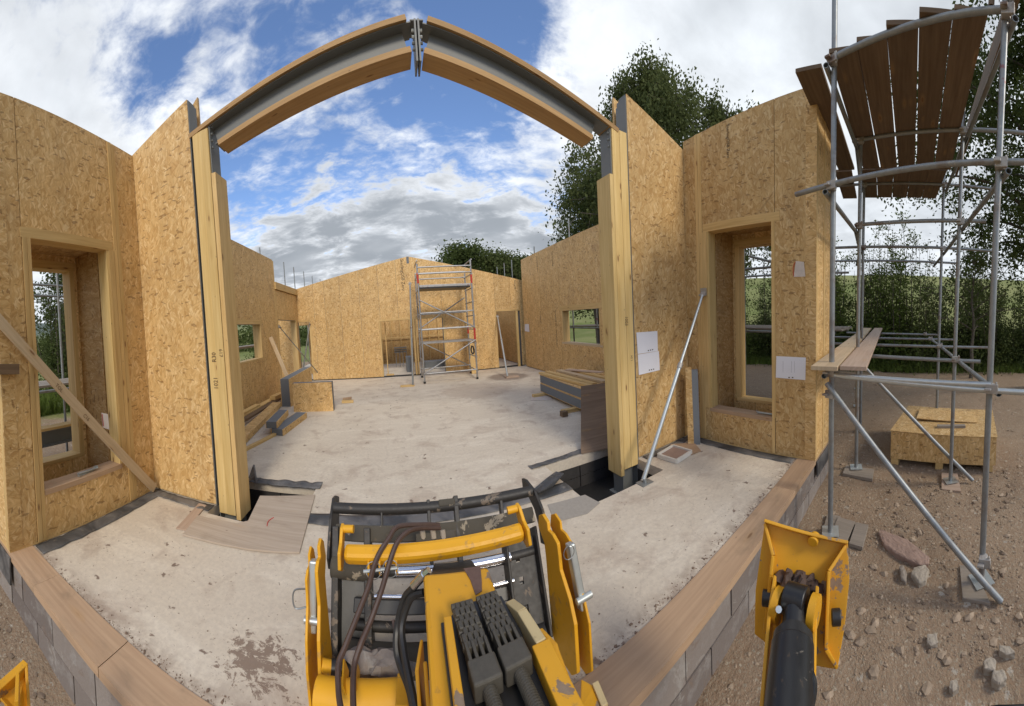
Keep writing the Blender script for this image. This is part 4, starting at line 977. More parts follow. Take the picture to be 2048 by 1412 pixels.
zdk = at(895, 569, Y=fy).z
zr = {k: at(895, v, Y=fy).z for k, v in dict(top=533, g2=546, m1=624, m2=657, m3=683, b1=744).items()}
for k in ('top', 'g2', 'm1', 'm2', 'b1'):
    for y in (fy, by):
        at_t('rail', (lx, y - .03, zr[k] - (0 if y == fy else .0)), (rx + (.06 if y == by else 0), y - .03, zr[k] + .01), .021)
for x in (lx, rx + .03):
    z = .25
    while z < zdk + 1.0: at_t('rung', (x, fy, z), (x, by, z), .018); z += .42
for (p, q) in (((lx, fy - .05, zr['b1']), (rx, fy - .05, zr['m3'])), ((lx, fy - .05, at(850, 600, Y=fy).z), (rx, fy - .05, zr['m2'])), ((lx, by, zr['m2']), (rx, by, at(895, 597, Y=by).z)), ((lx, by, zr['m3']), (rx, by, zr['b1']))): at_t('brace', p, q, .019)
t_ = MB(); t_.box((lx + .03, fy + .02, zdk - .05), (rx - .03, by - .3, zdk + .02)); t_.build('platform', m_alu, tw, bevel=.006)
t_ = MB(); t_.box((lx + .04, fy + .03, zdk - .09), (rx - .04, by - .31, zdk - .051)); t_.build('platform_frame', m_black, tw)
t_ = MB(); t_.box((lx + .03, fy + .02, zr['m3'] - .03), (rx - .03, by - .5, zr['m3'] + .02)); t_.build('lower_platform', m_alu, tw)
for x, y in ((lx, fy), (rx, fy), (lx + .02, by), (rx + .06, by)): at_t('foot', (x, y, 0), (x, y, .06), .034, m_black)
t_ = MB(); c = V((rx - .08, fy + .1, 1.02)); t_.path([c, c + V((-.03, 0, -.12)), c + V((.0, 0, -.25)), c + V((.05, 0, -.2)), c + V((.03, 0, -.02))], .022, 8); tag(t_.build('harness', m_black), 'black strap bundle hanging on the tower', 'strap')
t_ = MB(); c = V((2.55, 10.15, 0)); t_.beam((2.42, 10.1, .0), (2.34, 10.45, 1.75), .15, .045, up=(0, 1, 0)); tag(t_.build('leaning_stud', m_timber), 'short timber leaning on the wall right of the tower', 'timber')
t_ = MB(); t_.beam((-.30, 11.2, .05), (-.30, 11.4, 1.9), .03, .03); t_.box((-.36, 11.1, 0), (-.1, 11.25, .04)); tag(t_.build('broom', m_timber), 'broom standing inside the wide opening', 'broom')
tr_ = thing('trestle', 'folded grey trestle in the room beyond the wide opening', 'trestle', (.1, 13.2, 0))
for k in range(3): t_ = MB(); t_.box((-.05, 13.1, .62 + k * .09), (.45, 13.4, .66 + k * .09)); t_.build('top_bar', m_gal, tr_)
for x in (-.0, .15, .28, .42): t_ = MB(); t_.tube((x, 13.2, 0), (x + .02, 13.25, .7), .015, 8); t_.build('leg', m_alu, tr_)
bx_ = MB(); bx_.box((1.05, 12.0, 0), (2.6, 12.6, .28)); tag(bx_.build('insulation_stack', m_insul), 'dark stack of grey insulation beyond the wide opening', 'insulation')
bx_ = MB(); bx_.box((.36, 11.6, .0), (.62, 12.3, .55)); tag(bx_.build('insulation_board', m_insul), 'grey insulation board on edge beside the opening post', 'insulation')

# ------------------------------------------------------------------ membranes, plates and boards on the floor
def sheet(pts, z, m, name, label, cat, th=.004, amp=.006, n=14):
    "crumpled membrane following a pixel-surveyed outline on the floor"
    P = [at(*p, Z=0.0) for p in pts]; return sheetw([(p.x, p.y) for p in P], z, m, name, label, cat, th, amp)
def strip(a, b, w0, w1, z, m, name, label, cat, amp=.012, n=40, rows=5, up=0):
    a, b = V((*a, 0)), V((*b, 0)); dd = (b - a).normalized(); s_ = V((-dd.y, dd.x, 0)); t_ = MB(); L = (b - a).length; G = []
    for i in range(n + 1):
        row = []
        for j in range(rows + 1):
            q = a + dd * (L * i / n) + s_ * (w0 + (w1 - w0) * j / rows + (.012 * noise.noise(V((i * .35, j * 9, 0))) if j in (0, rows) else 0))
            row.append(V((q.x, q.y, z + abs(noise.noise(V((q.x * 5, q.y * 9, z)))) * amp + (up if j == 0 else 0))))
        G.append(row)
    for i in range(n):
        for j in range(rows): t_.face([G[i][j], G[i + 1][j], G[i + 1][j + 1], G[i][j + 1]])
    ob = t_.build(name, m, weld=True, smooth=True); sm = ob.modifiers.new('t', 'SOLIDIFY'); sm.thickness = .002; sm.offset = 1
    return tag(ob, label, cat)
strip((XL + .01, YG), (XL + .01, 1.24), .0, .14, .003, m_dpc, 'membrane', 'black damp course strip along the foot of the braced window wall', 'membrane')
strip((XL + .12, YG - .01), (-1.80, YG - .01), -.0, -.12, .007, m_dpc, 'membrane', 'black damp course strip below the raked panel by the dirty boards', 'membrane')
strip((XR - .01, 1.24), (XR - .01, YG), .0, .13, .003, m_dpc, 'membrane', 'black damp course strip at the foot of the wing with the drawing sheet', 'membrane')
strip((2.5, YG - .01), (XR - .12, YG - .01), .0, -.10, .007, m_dpc, 'membrane', 'black damp course strip below the panel with two drawing sheets', 'membrane')
strip((-.93, 2.70), (1.52, 2.66), .0, .17, .003, m_dpc, 'membrane', 'wide black membrane strip crossing the threshold between the two pits', 'membrane', .010)
strip((-1.70, 3.42), (-.88, 3.42), -.10, .03, .004, m_dpc, 'membrane', 'black membrane folded over the back edge of the boarded pit', 'membrane', .03)
strip((1.36, 3.22), (2.3, 3.3), .03, .13, .004, m_dpc, 'membrane', 'black membrane folded over the back edge of the open pit', 'membrane', .02)
t_ = MB(); p = at(1077, 985, Z=.0); q = at(1100, 958, Z=0)
t_.path([p, p.lerp(q, .5) + V((0, 0, .05)), q + V((0, 0, .02))], [.035, .05], 6); t_.build('x', m_dpc) if False else None
t_ = MB(); P = [at(*c, Z=.01) for c in ((1066, 985), (1093, 968), (1112, 948), (1128, 957), (1108, 975), (1078, 996))]; t_.prism([pp + V((0, 0, .03 + .03 * (i % 2))) for i, pp in enumerate(P)], (0, 0, -.012)); tag(t_.build('membrane_flap', m_dpc), 'torn flap of black membrane lifted at the open pit corner', 'membrane')
t_ = MB(); P = [at(*c, Z=.01) for c in ((497, 955), (508, 948), (512, 966), (505, 975))]; t_.prism([P[0], P[1] + V((0, 0, .12)), P[2]], (.01, .02, -.01)); tag(t_.build('membrane_flap', m_dpc), 'black membrane corner sticking up behind the left post', 'membrane')
m2 = MB(); m2.prism([at(1655, 873, Y=1.0), at(1660, 905, Y=1.0), at(1664, 870, X=4.14), at(1661, 862, X=4.14)], (0, .004, 0)) if False else None
t_ = MB(); t_.quadbox([(3.42, .99, -.20), (4.17, .99, -.20), (4.17, 1.005, -.20), (3.42, 1.005, -.20), (3.42, .995, -.02), (4.17, .995, -.02), (4.17, 1.008, -.02), (3.42, 1.008, -.02)]); tag(t_.build('membrane_apron', m_dpc), 'black membrane apron hanging below the end of the wing beside the scaffold', 'membrane')
t_ = MB(); t_.quadbox([(-3.4, .99, -.24), (-2.56, .99, -.24), (-2.56, 1.005, -.24), (-3.4, 1.005, -.24), (-3.4, .995, -.02), (-2.56, .995, -.02), (-2.56, 1.008, -.02), (-3.4, 1.008, -.02)]); tag(t_.build('membrane_apron', m_dpc), 'black membrane apron below the front edge of the braced window wall', 'membrane')
# dirty boards over the left pit
t_ = MB(); P = [at(*p, Z=.02) for p in ((365, 1068), (396, 1030), (474, 1046), (496, 1041), (520, 991), (630, 989), (599, 1104), (500, 1098))]; t_.prism(P, (0, 0, -.016), long=(1, 0, 0)); tag(t_.build('plywood_board', m_ply, bevel=.002), 'dirty L-shaped plywood board covering the pit by the left post', 'board')
t_ = MB(); P = [at(*p, Z=.003) for p in ((352, 1058), (398, 1008), (413, 1012), (372, 1062))]; t_.prism(P, (0, 0, -.002) if False else (0, 0, .010)); tag(t_.build('plywood_strip', m_pinkboard), 'thin brown board strip beneath the edge of the L-shaped board', 'board')
t_ = MB(); t_.path([at(534, 1052, Z=.022), at(537, 1042, Z=.024), at(547, 1035, Z=.022)], .004, 6); tag(t_.build('red_cord', m_red, smooth=True), 'short curl of dark red cord on the plywood board', 'cord')
# patch of newer render around the right pit
for k, pts in enumerate((((1095, 1010), (1170, 990), (1200, 1006), (1175, 1028), (1110, 1045)),)):
    P = [at(*p, Z=.0) for p in pts]; t_ = MB(); t_.prism([p + V((0, 0, .004)) for p in P], (0, 0, -.003)); tag(t_.build('mortar_patch', m_mortar), 'rough patch of mortar on the slab beside the open pit', 'mortar')

# long diagonal timber on the braced wall
br_ = thing('diagonal_brace', 'long pale timber brace slanting across the tall window', 'timber brace', (-2.53, 2.6, 0))
t_ = MB(); a, b = V((-2.54, .35, 2.78)), V((-2.525, 2.66, .055)); t_.beam(a, b, .038, .088, up=(0, 1, 1)); t_.build('timber', m_boardlt, br_, bevel=.003)
t_ = MB(); t_.beam((-2.556, .7, 1.60), (-2.556, 1.16, 1.575), .045, .09); tag(t_.build('nailed_block', m_board), 'short brown block fixed low at the picture edge on the braced wall', 'timber block')

# prop-side offcuts
so = thing('panel_offcut', 'narrow offcut of insulated panel standing against the wall behind the prop', 'panel offcut', (3.15, 2.58, 0))
p = at(1372, 888, Z=0); p = V((3.12, 2.56, 0)); e_ = V((.10, -.13, 0)).normalized(); n_ = V((-.13, -.10, 0)).normalized()
for nm, a, b, m in (('osb_face', 0, .075, m_osb), ('foam_core', .076, .155, m_insul)):
    t_ = MB(); A = p + e_ * a; B = p + e_ * b; t_.quadbox([A, B, B - n_ * .10, A - n_ * .10] + [q + V((.02, .03, 1.02 - (.03 if nm != 'osb_face' else 0))) for q in (A, B, B - n_ * .10, A - n_ * .10)]); t_.build(nm, m, so)
tr2 = thing('drain_tray', 'square white-edged tray of soil set in the slab by the prop', 'tray', (2.82, 2.5, 0))
Q = [at(*p, Z=.03) for p in ((1316, 911), (1353, 923), (1383, 904), (1346, 893))]
for k in range(4): t_ = MB(); t_.beam(Q[k], Q[(k + 1) % 4], .022, .05); t_.build('rim', m_tray, tr2)
t_ = MB(); t_.prism([q + V((0, 0, .004)) for q in Q], (0, 0, -.03)); t_.build('soil', m_redstone, tr2)
t_ = MB(); P = [at(*p, Z=.003) for p in ((1340, 890), (1388, 886), (1402, 903), (1370, 915))]; t_.prism(P, (0, 0, .012)); tag(t_.build('thin_board', m_sole), 'thin brown board under the offcut beside the drain tray', 'board')

# ------------------------------------------------------------------ insulated panels stacked on bearers and the dark sheet leaning on them
def gridq(c, ux, uy, lx_, ly_):
    return [c, c + ux * lx_, c + ux * lx_ + uy * ly_, c + uy * ly_]
n0, f0 = V((2.92, 4.62, 0)), V((2.98, 6.42, 0)); ux = (n0 - f0).normalized(); uy = V((1.0, .0, 0))
stk = None
for k in range(2):
    r_ = thing('insulated_panel', ('upper' if k else 'lower') + ' insulated panel of the low stack under the wide window', 'insulated panel', (3.4, 5.5, .07 + k * .19), 'insulated panels in the low stack')
    z0_ = .07 + k * .192; Lp = (n0 - f0).length; off = V((.02, .03, 0)) * k
    for nm, a, b, m in (('bottom_skin', 0, .012, m_osb), ('foam_core', .0125, .178, m_insul), ('top_skin', .1785, .190, m_osb)):
        t_ = MB(); Q = gridq(f0 + off, ux, uy, Lp, 1.10); t_.quadbox([Z(q, z0_ + a) for q in Q] + [Z(q, z0_ + b) for q in Q]); t_.build(nm, m, r_)
for k, (y, nm) in enumerate(((6.2, 'far'), (4.85, 'near'))):
    t_ = MB(); t_.box((2.72 if k == 0 else 2.66, y, .0), (3.9, y + .10, .065)); tag(t_.build('bearer', m_timber), f'timber bearer under the {nm} end of the insulated panel stack', 'timber')
for k, (x, dx2, z, w) in enumerate(((3.04, .06, .475, .10), (3.2, .02, .480, .12), (3.5, .0, .475, .14), (3.75, -.05, .475, .12))):
    t_ = MB(); t_.beam((x, 6.5, z + .005), (x + dx2, 4.65 + .05 * k, z + .005), w, .045); tag(t_.build('loose_timber', m_timber if k != 2 else m_boardlt, bevel=.003), f'pale timber lying on the panel stack, {["outermost", "second", "third", "closest to the wall"][k]}', 'timber', 'timbers on the panel stack')
t_ = MB(); t_.beam((3.6, 6.3, .515), (3.9, 5.4, .525), .16, .02); tag(t_.build('white_plank', m_pinkboard), 'thin whitish plank skewed on top of the panel stack', 'plank')
t_ = MB(); P = [V((2.44, 3.60, .01)), V((2.80, 3.32, .01)), V((3.25, 4.0, .78)), V((2.72, 4.40, .78))]
P = [at(1163, 908, Z=.012), V((2.95, 3.05, .012)), V((3.40, 4.30, .56)), V((2.76, 4.40, .56))]
t_.prism(P, (.0, .012, .012)); tag(t_.build('dark_sheet', wood_mat('stained_sheet', (.13, .085, .055), (.24, .165, .11), True, .5, .7, 0)), 'dark stained sheet leaning on the panel stack behind the right post', 'board')
t_ = MB(); t_.box((2.56, 4.70, 0), (2.66, 4.80, .09)); tag(t_.build('timber_stub', m_board), 'little dark timber stub on the floor before the panel stack', 'timber block')
t_ = MB(); P = [at(*p, Z=.004) for p in ((1063, 793), (1100, 791), (1105, 800), (1062, 801))]; t_.prism(P, (0, 0, .01)); tag(t_.build('plastic_scrap', m_polysac), 'crumpled clear plastic scrap beside the panel stack', 'plastic')

# ------------------------------------------------------------------ timber pile and offcuts at the left wall
for k, (a, b, z, w, h, m, lb) in enumerate((
    (((-3.02), 4.2), (-2.95, 8.4), .03, .14, .045, m_timber, 'bottom pale timber against the side wall'),
    ((-2.85, 4.2), (-2.80, 8.3), .03, .10, .045, m_pinkboard, 'bottom brownish timber beside the pale one'),
    ((-3.05, 4.3), (-3.0, 7.6), .08, .14, .045, m_timber, 'second-layer timber close to the side wall'),
    ((-2.86, 4.2), (-2.86, 7.9), .078, .12, .045, m_board, 'dark weathered timber on the pile'),
    ((-3.06, 4.4), (-3.02, 6.6), .13, .12, .045, m_timber, 'shorter timber on top of the pile'),
    ((-2.62, 4.2), (-2.66, 6.7), .03, .05, .05, m_board, 'dark batten lying loose in front of the pile'),
    ((-2.35, 4.0), (-2.72, 7.0), .06, .20, .10, m_osb, 'long OSB-faced panel strip lying before the pile'),
    ((-2.25, 4.0), (-2.02, 5.0), .02, .06, .045, m_timber, 'short pale batten nearest the left post'),
    ((-2.9, 7.2), (-2.75, 8.4), .16, .14, .10, m_timber, 'blocky timber stub at the far end of the pile'))):
    t_ = MB(); t_.beam((*a, z), (*b, z), w, h); tag(t_.build('pile_timber', m, bevel=.003), lb, 'timber')
def sipbar(a, b, w, h, z, rot, label):
    o = thing('panel_offcut', label, 'panel offcut', (a[0], a[1], z)); a, b = V((*a, z + h / 2)), V((*b, z + h / 2))
    t_ = MB(); t_.beam(a, b, w - .026, h); t_.build('foam_core', m_insul, o); s_ = (b - a).normalized().cross(V((0, 0, 1)))
    for k in (-1, 1): t_ = MB(); q = s_ * k * (w / 2 - .0062); t_.beam(a + q, b + q, .012, h); t_.build('osb_skin', m_osb, o)
sipbar((-2.08, 5.02), (-2.16, 5.85), .20, .11, .115, 0, 'upper grey-topped panel offcut lying on another before the timber pile')
sipbar((-1.98, 5.0), (-1.88, 6.10), .22, .11, .0, 0, 'lower panel offcut with grey top on the floor')
sg = thing('panel_offcut', 'tall insulated offcut standing on end with grey foam face', 'panel offcut', (-2.4, 7.1, 0))
for nm, x0_, x1_, m in (('foam_core', -2.60, -2.40, m_insul), ('osb_skin', -2.399, -2.385, m_osb), ('osb_skin', -2.615, -2.601, m_osb)):
    t_ = MB(); t_.quadbox([(x0_, 7.0, 0), (x1_, 7.0, 0), (x1_ + .18, 8.3, 0), (x0_ + .18, 8.3, 0), (x0_, 7.0, .66), (x1_, 7.0, .66), (x1_ + .18, 8.3, .78), (x0_ + .18, 8.3, .78)]); t_.build(nm, m, sg)
st_ = thing('panel_offcut', 'square OSB panel standing upright on the slab before the far wall', 'panel offcut', (-1.75, 6.6, 0))
p, q = at(588, 824, Z=0), at(667, 822, Z=0); q = V((q.x, q.y + .0, 0)); nb = V((0, .16, 0)); hh = at(628, 766, Y=p.y).z
for nm, a, b, m in (('osb_skin', 0, .012, m_osb), ('foam_core', .0125, .15, m_insul), ('osb_skin', .1505, .163, m_osb)):
    t_ = MB(); dY = V((0, 1, 0)); t_.quadbox([p + dY * a, q + dY * a, q + dY * b, p + dY * b] + [r__ + V((0, 0, hh)) for r__ in (p + dY * a, q + dY * a, q + dY * b, p + dY * b)]); t_.build(nm, m, st_)
t_ = MB(); t_.beam((-1.28, 7.3, .03), (-1.02, 7.32, .03), .12, .05); tag(t_.build('timber_stub', m_timber), 'pale timber stub by the upright square panel', 'timber block')
t_ = MB(); t_.beam((-1.30, 7.6, .03), (-1.10, 7.6, .05), .10, .04); tag(t_.build('timber_stub', m_sole), 'brown timber stub behind the pale one', 'timber block')
t_ = MB(); t_.beam(at(574, 752, X=-2.75), at(541, 674, X=XLW + .04), .10, .03, up=(0, 1, 0)); tag(t_.build('leaning_plank', m_boardlt), 'bleached plank leaning on the side wall above the pile', 'plank')

# ------------------------------------------------------------------ papers, straps, lettering, handwriting
def sheetp(P, label, m=m_paper, name='drawing_sheet', nrm=V((0, 0, 0)), cat='paper'):
    t_ = MB(); P = [p + nrm * .006 for p in P]; t_.face(P, [(0, 0), (.42, 0), (.42, .30), (0, .30)]); t_.face([p - nrm * .001 for p in P][::-1], [(0, 0)] * 4)
    N = 6; return tag(t_.build(name, m), label, cat)
nY = V((0, -1, 0)); nX = V((-1, 0, 0))
def wpx(pts, n, **k): return [at(*p, **k) for p in pts]
s1 = sheetp(wpx(((1275, 708), (1315, 702), (1314, 662), (1272, 665)), 0, Y=YG), 'upper of two white drawing sheets pinned to the raked panel', nrm=nY)
s2 = sheetp(wpx(((1277, 750), (1319, 740), (1317, 702), (1275, 709)), 0, Y=YG), 'lower of two white drawing sheets pinned to the raked panel', nrm=nY)
s3 = sheetp(wpx(((1552, 755), (1611, 760), (1612, 715), (1553, 712)), 0, X=XR), 'white drawing sheet pinned to the wing beside the tall window', nrm=nX)
s4 = sheetp(wpx(((205, 855), (218, 859), (215, 828), (202, 825)), 0, X=XL), 'small white label card in the tall window reveal by the brace', nrm=V((1, 0, 0)))
s5 = sheetp(wpx(((1050, 662), (1059, 664), (1058, 648), (1050, 648)), 0, X=XRW), 'small white notice by the far doorway corner', nrm=nX)
s6 = sheetp(wpx(((1588, 554), (1611, 553), (1608, 524), (1592, 522)), 0, X=XR), 'scrap of clear plastic with red edge stapled to the wing', m_polysac, 'plastic_scrap', nX, 'plastic')
t_ = MB(); t_.path([p + nX * .008 for p in wpx(((1588, 552), (1587, 536), (1591, 524)), 0, X=XR)], .004, 5); t_.build('red_edge', m_red, s6)
t_ = MB(); t_.path([p + V((.01, 0, 0)) for p in wpx(((203, 828), (206, 852)), 0, X=XL)], .004, 5); t_.build('red_edge', m_red, s4)
for sh_, (u0, v0) in ((s1, (1297, 701)), (s2, (1299, 740))):
    for k in range(3):
        t_ = MB(); c = at(u0 + k * 4.2, v0 - k * .9, Y=YG - .0075); t_.box((c.x - .010, c.y - .0005, c.z - .007), (c.x + .008, c.y, c.z + .006)); t_.build('printed_mark', m_ink, sh_)
for k in range(2):
    t_ = MB(); c = at(1578 + k * 7, 755, X=XR - .0075); t_.box((c.x - .0005, c.y - .01, c.z - .006), (c.x, c.y + .008, c.z + .006)); t_.build('printed_mark', m_ink, s3)
for (u0, u1) in ((1566, 1567), (1583, 1584), (1589, 1590)):
    t_ = MB(); a, b = at(u0, 745, X=XR - .0075), at(u0, 722, X=XR - .0075); t_.beam(a, b, .0015, .001); t_.build('printed_mark', m_steelgrey, s3)
def strapset(c, dirs, label, n=3):
    o = thing('metal_straps', label, 'metal straps', c)
    for k in range(n):
        t_ = MB(); q = V(c) + V((rnd.uniform(-.02, .02), rnd.uniform(-.02, .02), .004 + .006 * k)); dd = V(dirs).normalized(); dd = V((dd.x + rnd.uniform(-.15, .15), dd.y + rnd.uniform(-.1, .1), 0)).normalized()
        t_.beam(q - dd * .11, q + dd * .11, .024, .004); e3 = q + dd * .11; t_.beam(e3, e3 + V((0, 0, .02)), .024, .004, up=dd); t_.build('strap', m_galbright, o)
strapset((XL - .07, 1.86, .455), (0, 1, 0), 'galvanised straps lying on the sill of the braced window', 4)
strapset((XR + .06, 1.65, .466), (0, 1, 0), 'galvanised straps lying on the sill of the window near the scaffold', 3)
def lettering(text, P, right, up, size, parent, m=m_ink, name='printed_lettering', extr=.0006):
    cu = bpy.data.curves.new(name, 'FONT'); cu.body = text; cu.size = size; cu.extrude = extr; cu.resolution_u = 2
    ob0 = bpy.data.objects.new('tmp', cu); COL.objects.link(ob0); bpy.context.view_layer.update()
    me = bpy.data.meshes.new_from_object(ob0.evaluated_get(bpy.context.evaluated_depsgraph_get())); bpy.data.objects.remove(ob0)
    me.name = name; me.materials.clear(); me.materials.append(m)
    r_, u_ = V(right).normalized(), V(up).normalized(); n_ = r_.cross(u_)
    me.transform(Matrix(((r_.x, u_.x, n_.x, 0), (r_.y, u_.y, n_.y, 0), (r_.z, u_.z, n_.z, 0), (0, 0, 0, 1))))
    ob = bpy.data.objects.new(name, me); COL.objects.link(ob); ob.parent = parent; ob.location = V(P) - WORLD[parent.name]; WORLD[ob.name] = V(P); return ob
zt = at(805, 518, Y=YB).z
lettering('SterlingOSB Zero', (at(800, 517, Y=YB).x, YB - .002, zt), (0, 0, -1), (1, 0, 0), .15, bk)
lettering('SterlingOSB', (at(1028, 557, Y=YB).x, YB - .002, at(1028, 560, Y=YB).z), (0, 0, -1), (1, 0, 0), .07, bk)
for (u, v, L, sz) in ((1110, 620, 'SterlingOSB Zero  SterlingOSB Zero', .075), (1080, 622, 'SterlingOSB Zero', .06), (1103, 503, 'SterlingOSB', .09), (1073, 513, 'SterlingOSB Zero', .07)):
    p = at(u, v, X=XRW); lettering(L, (XRW - .002, p.y, p.z), (0, 0, -1), (0, -1, 0), sz, rrw)
p = at(1453, 250, X=XR); lettering('SterlingOSB Zero', (XR - .002, p.y, p.z), (0, 0, -1), (0, -1, 0), .055, rw)
pn = flat_mat('pencil_marks', (.16, .10, .05), .8, 40, .3)
lettering('R30', (-1.665, YG - .0045, 1.50), (0, 0, 1), (-1, 0, 0), .065, colL, pn, 'handwriting'); lettering('1021', (-1.665, YG - .0045, 1.22), (0, 0, 1), (-1, 0, 0), .065, colL, pn, 'handwriting'); lettering('£19', (-1.585, YG - .0045, 1.55), (0, 0, 1), (-1, 0, 0), .055, colL, pn, 'handwriting')
lettering('E201', (2.36, YG - .0045, 1.62), (0, 0, 1), (-1, 0, 0), .055, colR, pn, 'handwriting'); lettering('1.54', (2.41, YG - .0045, 1.2), (0, 0, 1), (-1, 0, 0), .04, colR, pn, 'handwriting')
dbr = (V((-2.525, 2.66, .055)) - V((-2.54, .35, 2.78))).normalized()
for tt, k in (('TOL', .50), ('C16', .62)):
    p = V((-2.54, .35, 2.78)).lerp(V((-2.525, 2.66, .055)), k); lettering(tt, p + V((.021, .0, -.01)), -V((0, dbr.z, -dbr.y)), dbr, .05, br_, pn, 'stamp') if False else lettering(tt, p + V((.0205, -.02, -.02)), dbr, V((0, dbr.z, -dbr.y)) * -1, .05, br_, pn, 'stamp')
# ------------------------------------------------------------------ yellow telehandler: boom head, chains, carriage, stabilisers
tele = thing('telehandler', 'yellow telehandler front with boom head, grey chains and black fork carriage', 'telehandler', (.2, .2, GZ))
def pr(u, v, r): return EYE + ray(u, v) * r
def part(nm, b, m, par=None, smooth=False, bevel=0.0): return b.build(nm, m, par or tele, smooth=smooth, bevel=bevel)
def plate(nm, prof, x, th, m, par=None, bevel=.003, skew=0.0, xs=None):
    "plate standing in the Y-Z plane; prof list of (y, z); x may slide with z through skew"
    t_ = MB(); t_.prism([(x + skew * (z - .3), y, z) for y, z in prof], (th, 0, 0)); return part(nm, t_, m, par, bevel=bevel)
# carriage frame: plane leaning away at the top
TL_, TR_ = V((-.435, 1.945, .61)), V((.765, 1.862, .61)); BL_, BR_ = V((-.405, 1.545, .09)), V((.66, 1.44, .09))
def fr3(s_, k, lift=0):                                   # s_ 0 left..1 right, k 0 top..1 bottom
    p = TL_.lerp(TR_, s_).lerp(BL_.lerp(BR_, s_), k); return p + V((0, -.79, .61)) * lift
car = None
t_ = MB(); t_.tube(fr3(0, 0), fr3(1, 0), .033, 16); car = part('fork_carriage', t_, m_blkpaint, smooth=True)
def cp_(nm, b, m, smooth=False, bevel=0.0): return b.build(nm, m, car, smooth=smooth, bevel=bevel)
t_ = MB(); A, B = fr3(.01, .20), fr3(.99, .20); t_.beam(A, B, .06, .085, up=(0, .61, .79)); cp_('cross_beam', t_, m_olive, bevel=.006)
for s_, k0, k1, w in ((.24, 0, .2, .012), (.47, -.06, .95, .018), (.605, -.07, .95, .026), (.83, 0, .2, .018)):
    t_ = MB(); t_.beam(fr3(s_, k0), fr3(s_, k1), w, .05 if w < .02 else .06, up=(0, -.79, .61)); cp_('upright_bar', t_, m_blkpaint, bevel=.003)
t_ = MB(); t_.tube(fr3(.02, .47, .02), fr3(.98, .47, .02), .030, 16); cp_('fork_shaft', t_, m_blkpaint, True)
t_ = MB(); t_.tube(fr3(.30, .47, .025), fr3(.62, .47, .025), .0285, 16); cp_('shaft_sleeve', t_, m_chrome, True)
t_ = MB(); t_.tube(fr3(.60, .47, .025), fr3(.84, .47, .025), .031, 16); cp_('shaft_sleeve', t_, m_chrome, True)
t_ = MB(); t_.tube(fr3(.20, .63, .05), fr3(.84, .63, .05), .0115, 12); cp_('chrome_rod', t_, m_chrome, True)
t_ = MB(); t_.beam(fr3(.10, .70), fr3(.92, .70), .04, .065, up=(0, .61, .79)); cp_('cross_beam', t_, m_black, bevel=.005)
t_ = MB(); t_.tube(fr3(.10, .82), fr3(.92, .82), .024, 14); cp_('cross_tube', t_, m_blkpaint, True)
t_ = MB(); t_.tube(fr3(.06, 1.0, .02), fr3(.55, 1.0, .02), .066, 18); cp_('cross_tube', t_, m_olive, True)
t_ = MB(); t_.tube(fr3(.55, 1.0, .02), fr3(.96, 1.0, .02), .05, 18); cp_('cross_tube', t_, m_blkpaint, True)
# side channels
for s0, s1 in ((.015, .045), (.17, .20)):
    t_ = MB(); a, b = fr3(s0, .16), fr3(s0, 1.02); t_.beam(a, b, (s1 - s0) * 1.2, .13, up=(0, -.79, .61)); cp_('side_channel', t_, m_blkpaint, bevel=.004)
t_ = MB(); t_.beam(fr3(.11, .4, -.06), fr3(.11, 1.0, -.06), .17, .01, up=(0, -.79, .61)); cp_('channel_web', t_, m_black)
t_ = MB(); t_.tube(fr3(.0, .46, .04), fr3(.19, .46, .04), .055, 16); cp_('pivot_tube', t_, m_olive, True)
# right-hand plate with square holes
def hplate(s0, s1, k0, k1, holes, lift=.03):
    ks = sorted({k0, k1} | {h for q in holes for h in q[2:]}); ss = sorted({s0, s1} | {h for q in holes for h in q[:2]}); t_ = MB(); nn = V((0, -.79, .61)) * .012
    for i in range(len(ss) - 1):
        for j in range(len(ks) - 1):
            cs, ck = (ss[i] + ss[i + 1]) / 2, (ks[j] + ks[j + 1]) / 2
            if any(a < cs < b and c < ck < d_ for a, b, c, d_ in holes): continue
            t_.prism([fr3(ss[i], ks[j], lift), fr3(ss[i + 1], ks[j], lift), fr3(ss[i + 1], ks[j + 1], lift), fr3(ss[i], ks[j + 1], lift)], nn)
    return cp_('slotted_plate', t_, m_blkpaint)
hplate(.82, .96, .36, 1.0, [(.862, .882, .47, .52), (.868, .888, .62, .67), (.874, .894, .80, .85)])
for s_ in (.815, .965):
    t_ = MB(); t_.beam(fr3(s_, .3, .05), fr3(s_, 1.02, .05), .014, .11, up=(0, -.79, .61)); cp_('side_channel', t_, m_blkpaint, bevel=.004)
# crescent end plates
cres = [(1.99, .665), (1.95, .715), (1.86, .735), (1.74, .70), (1.62, .62), (1.53, .50), (1.50, .40), (1.54, .37), (1.62, .44), (1.74, .52), (1.90, .545), (1.97, .58)]
for pts_, x_, th_ in ((((664, 996), (669, 991), (674, 993), (674, 1050), (673, 1092), (670, 1136), (656, 1138), (653, 1118), (655, 1078), (658, 1038)), -.458, .016),
                      (((1043, 957), (1050, 960), (1068, 983), (1083, 1020), (1091, 1062), (1095, 1084), (1089, 1090), (1081, 1086), (1077, 1052), (1068, 1018), (1055, 990), (1045, 975)), .77, .018)):
    t_ = MB(); t_.prism([at(*q_, X=x_) for q_ in pts_], (th_, 0, 0)); cp_('end_plate', t_, m_blkpaint, bevel=.003)
t_ = MB(); t_.beam(fr3(.52, -.02, .01), fr3(.60, -.02, .01), .04, .06, up=(0, -.79, .61)); cp_('lug', t_, m_olive, bevel=.008)
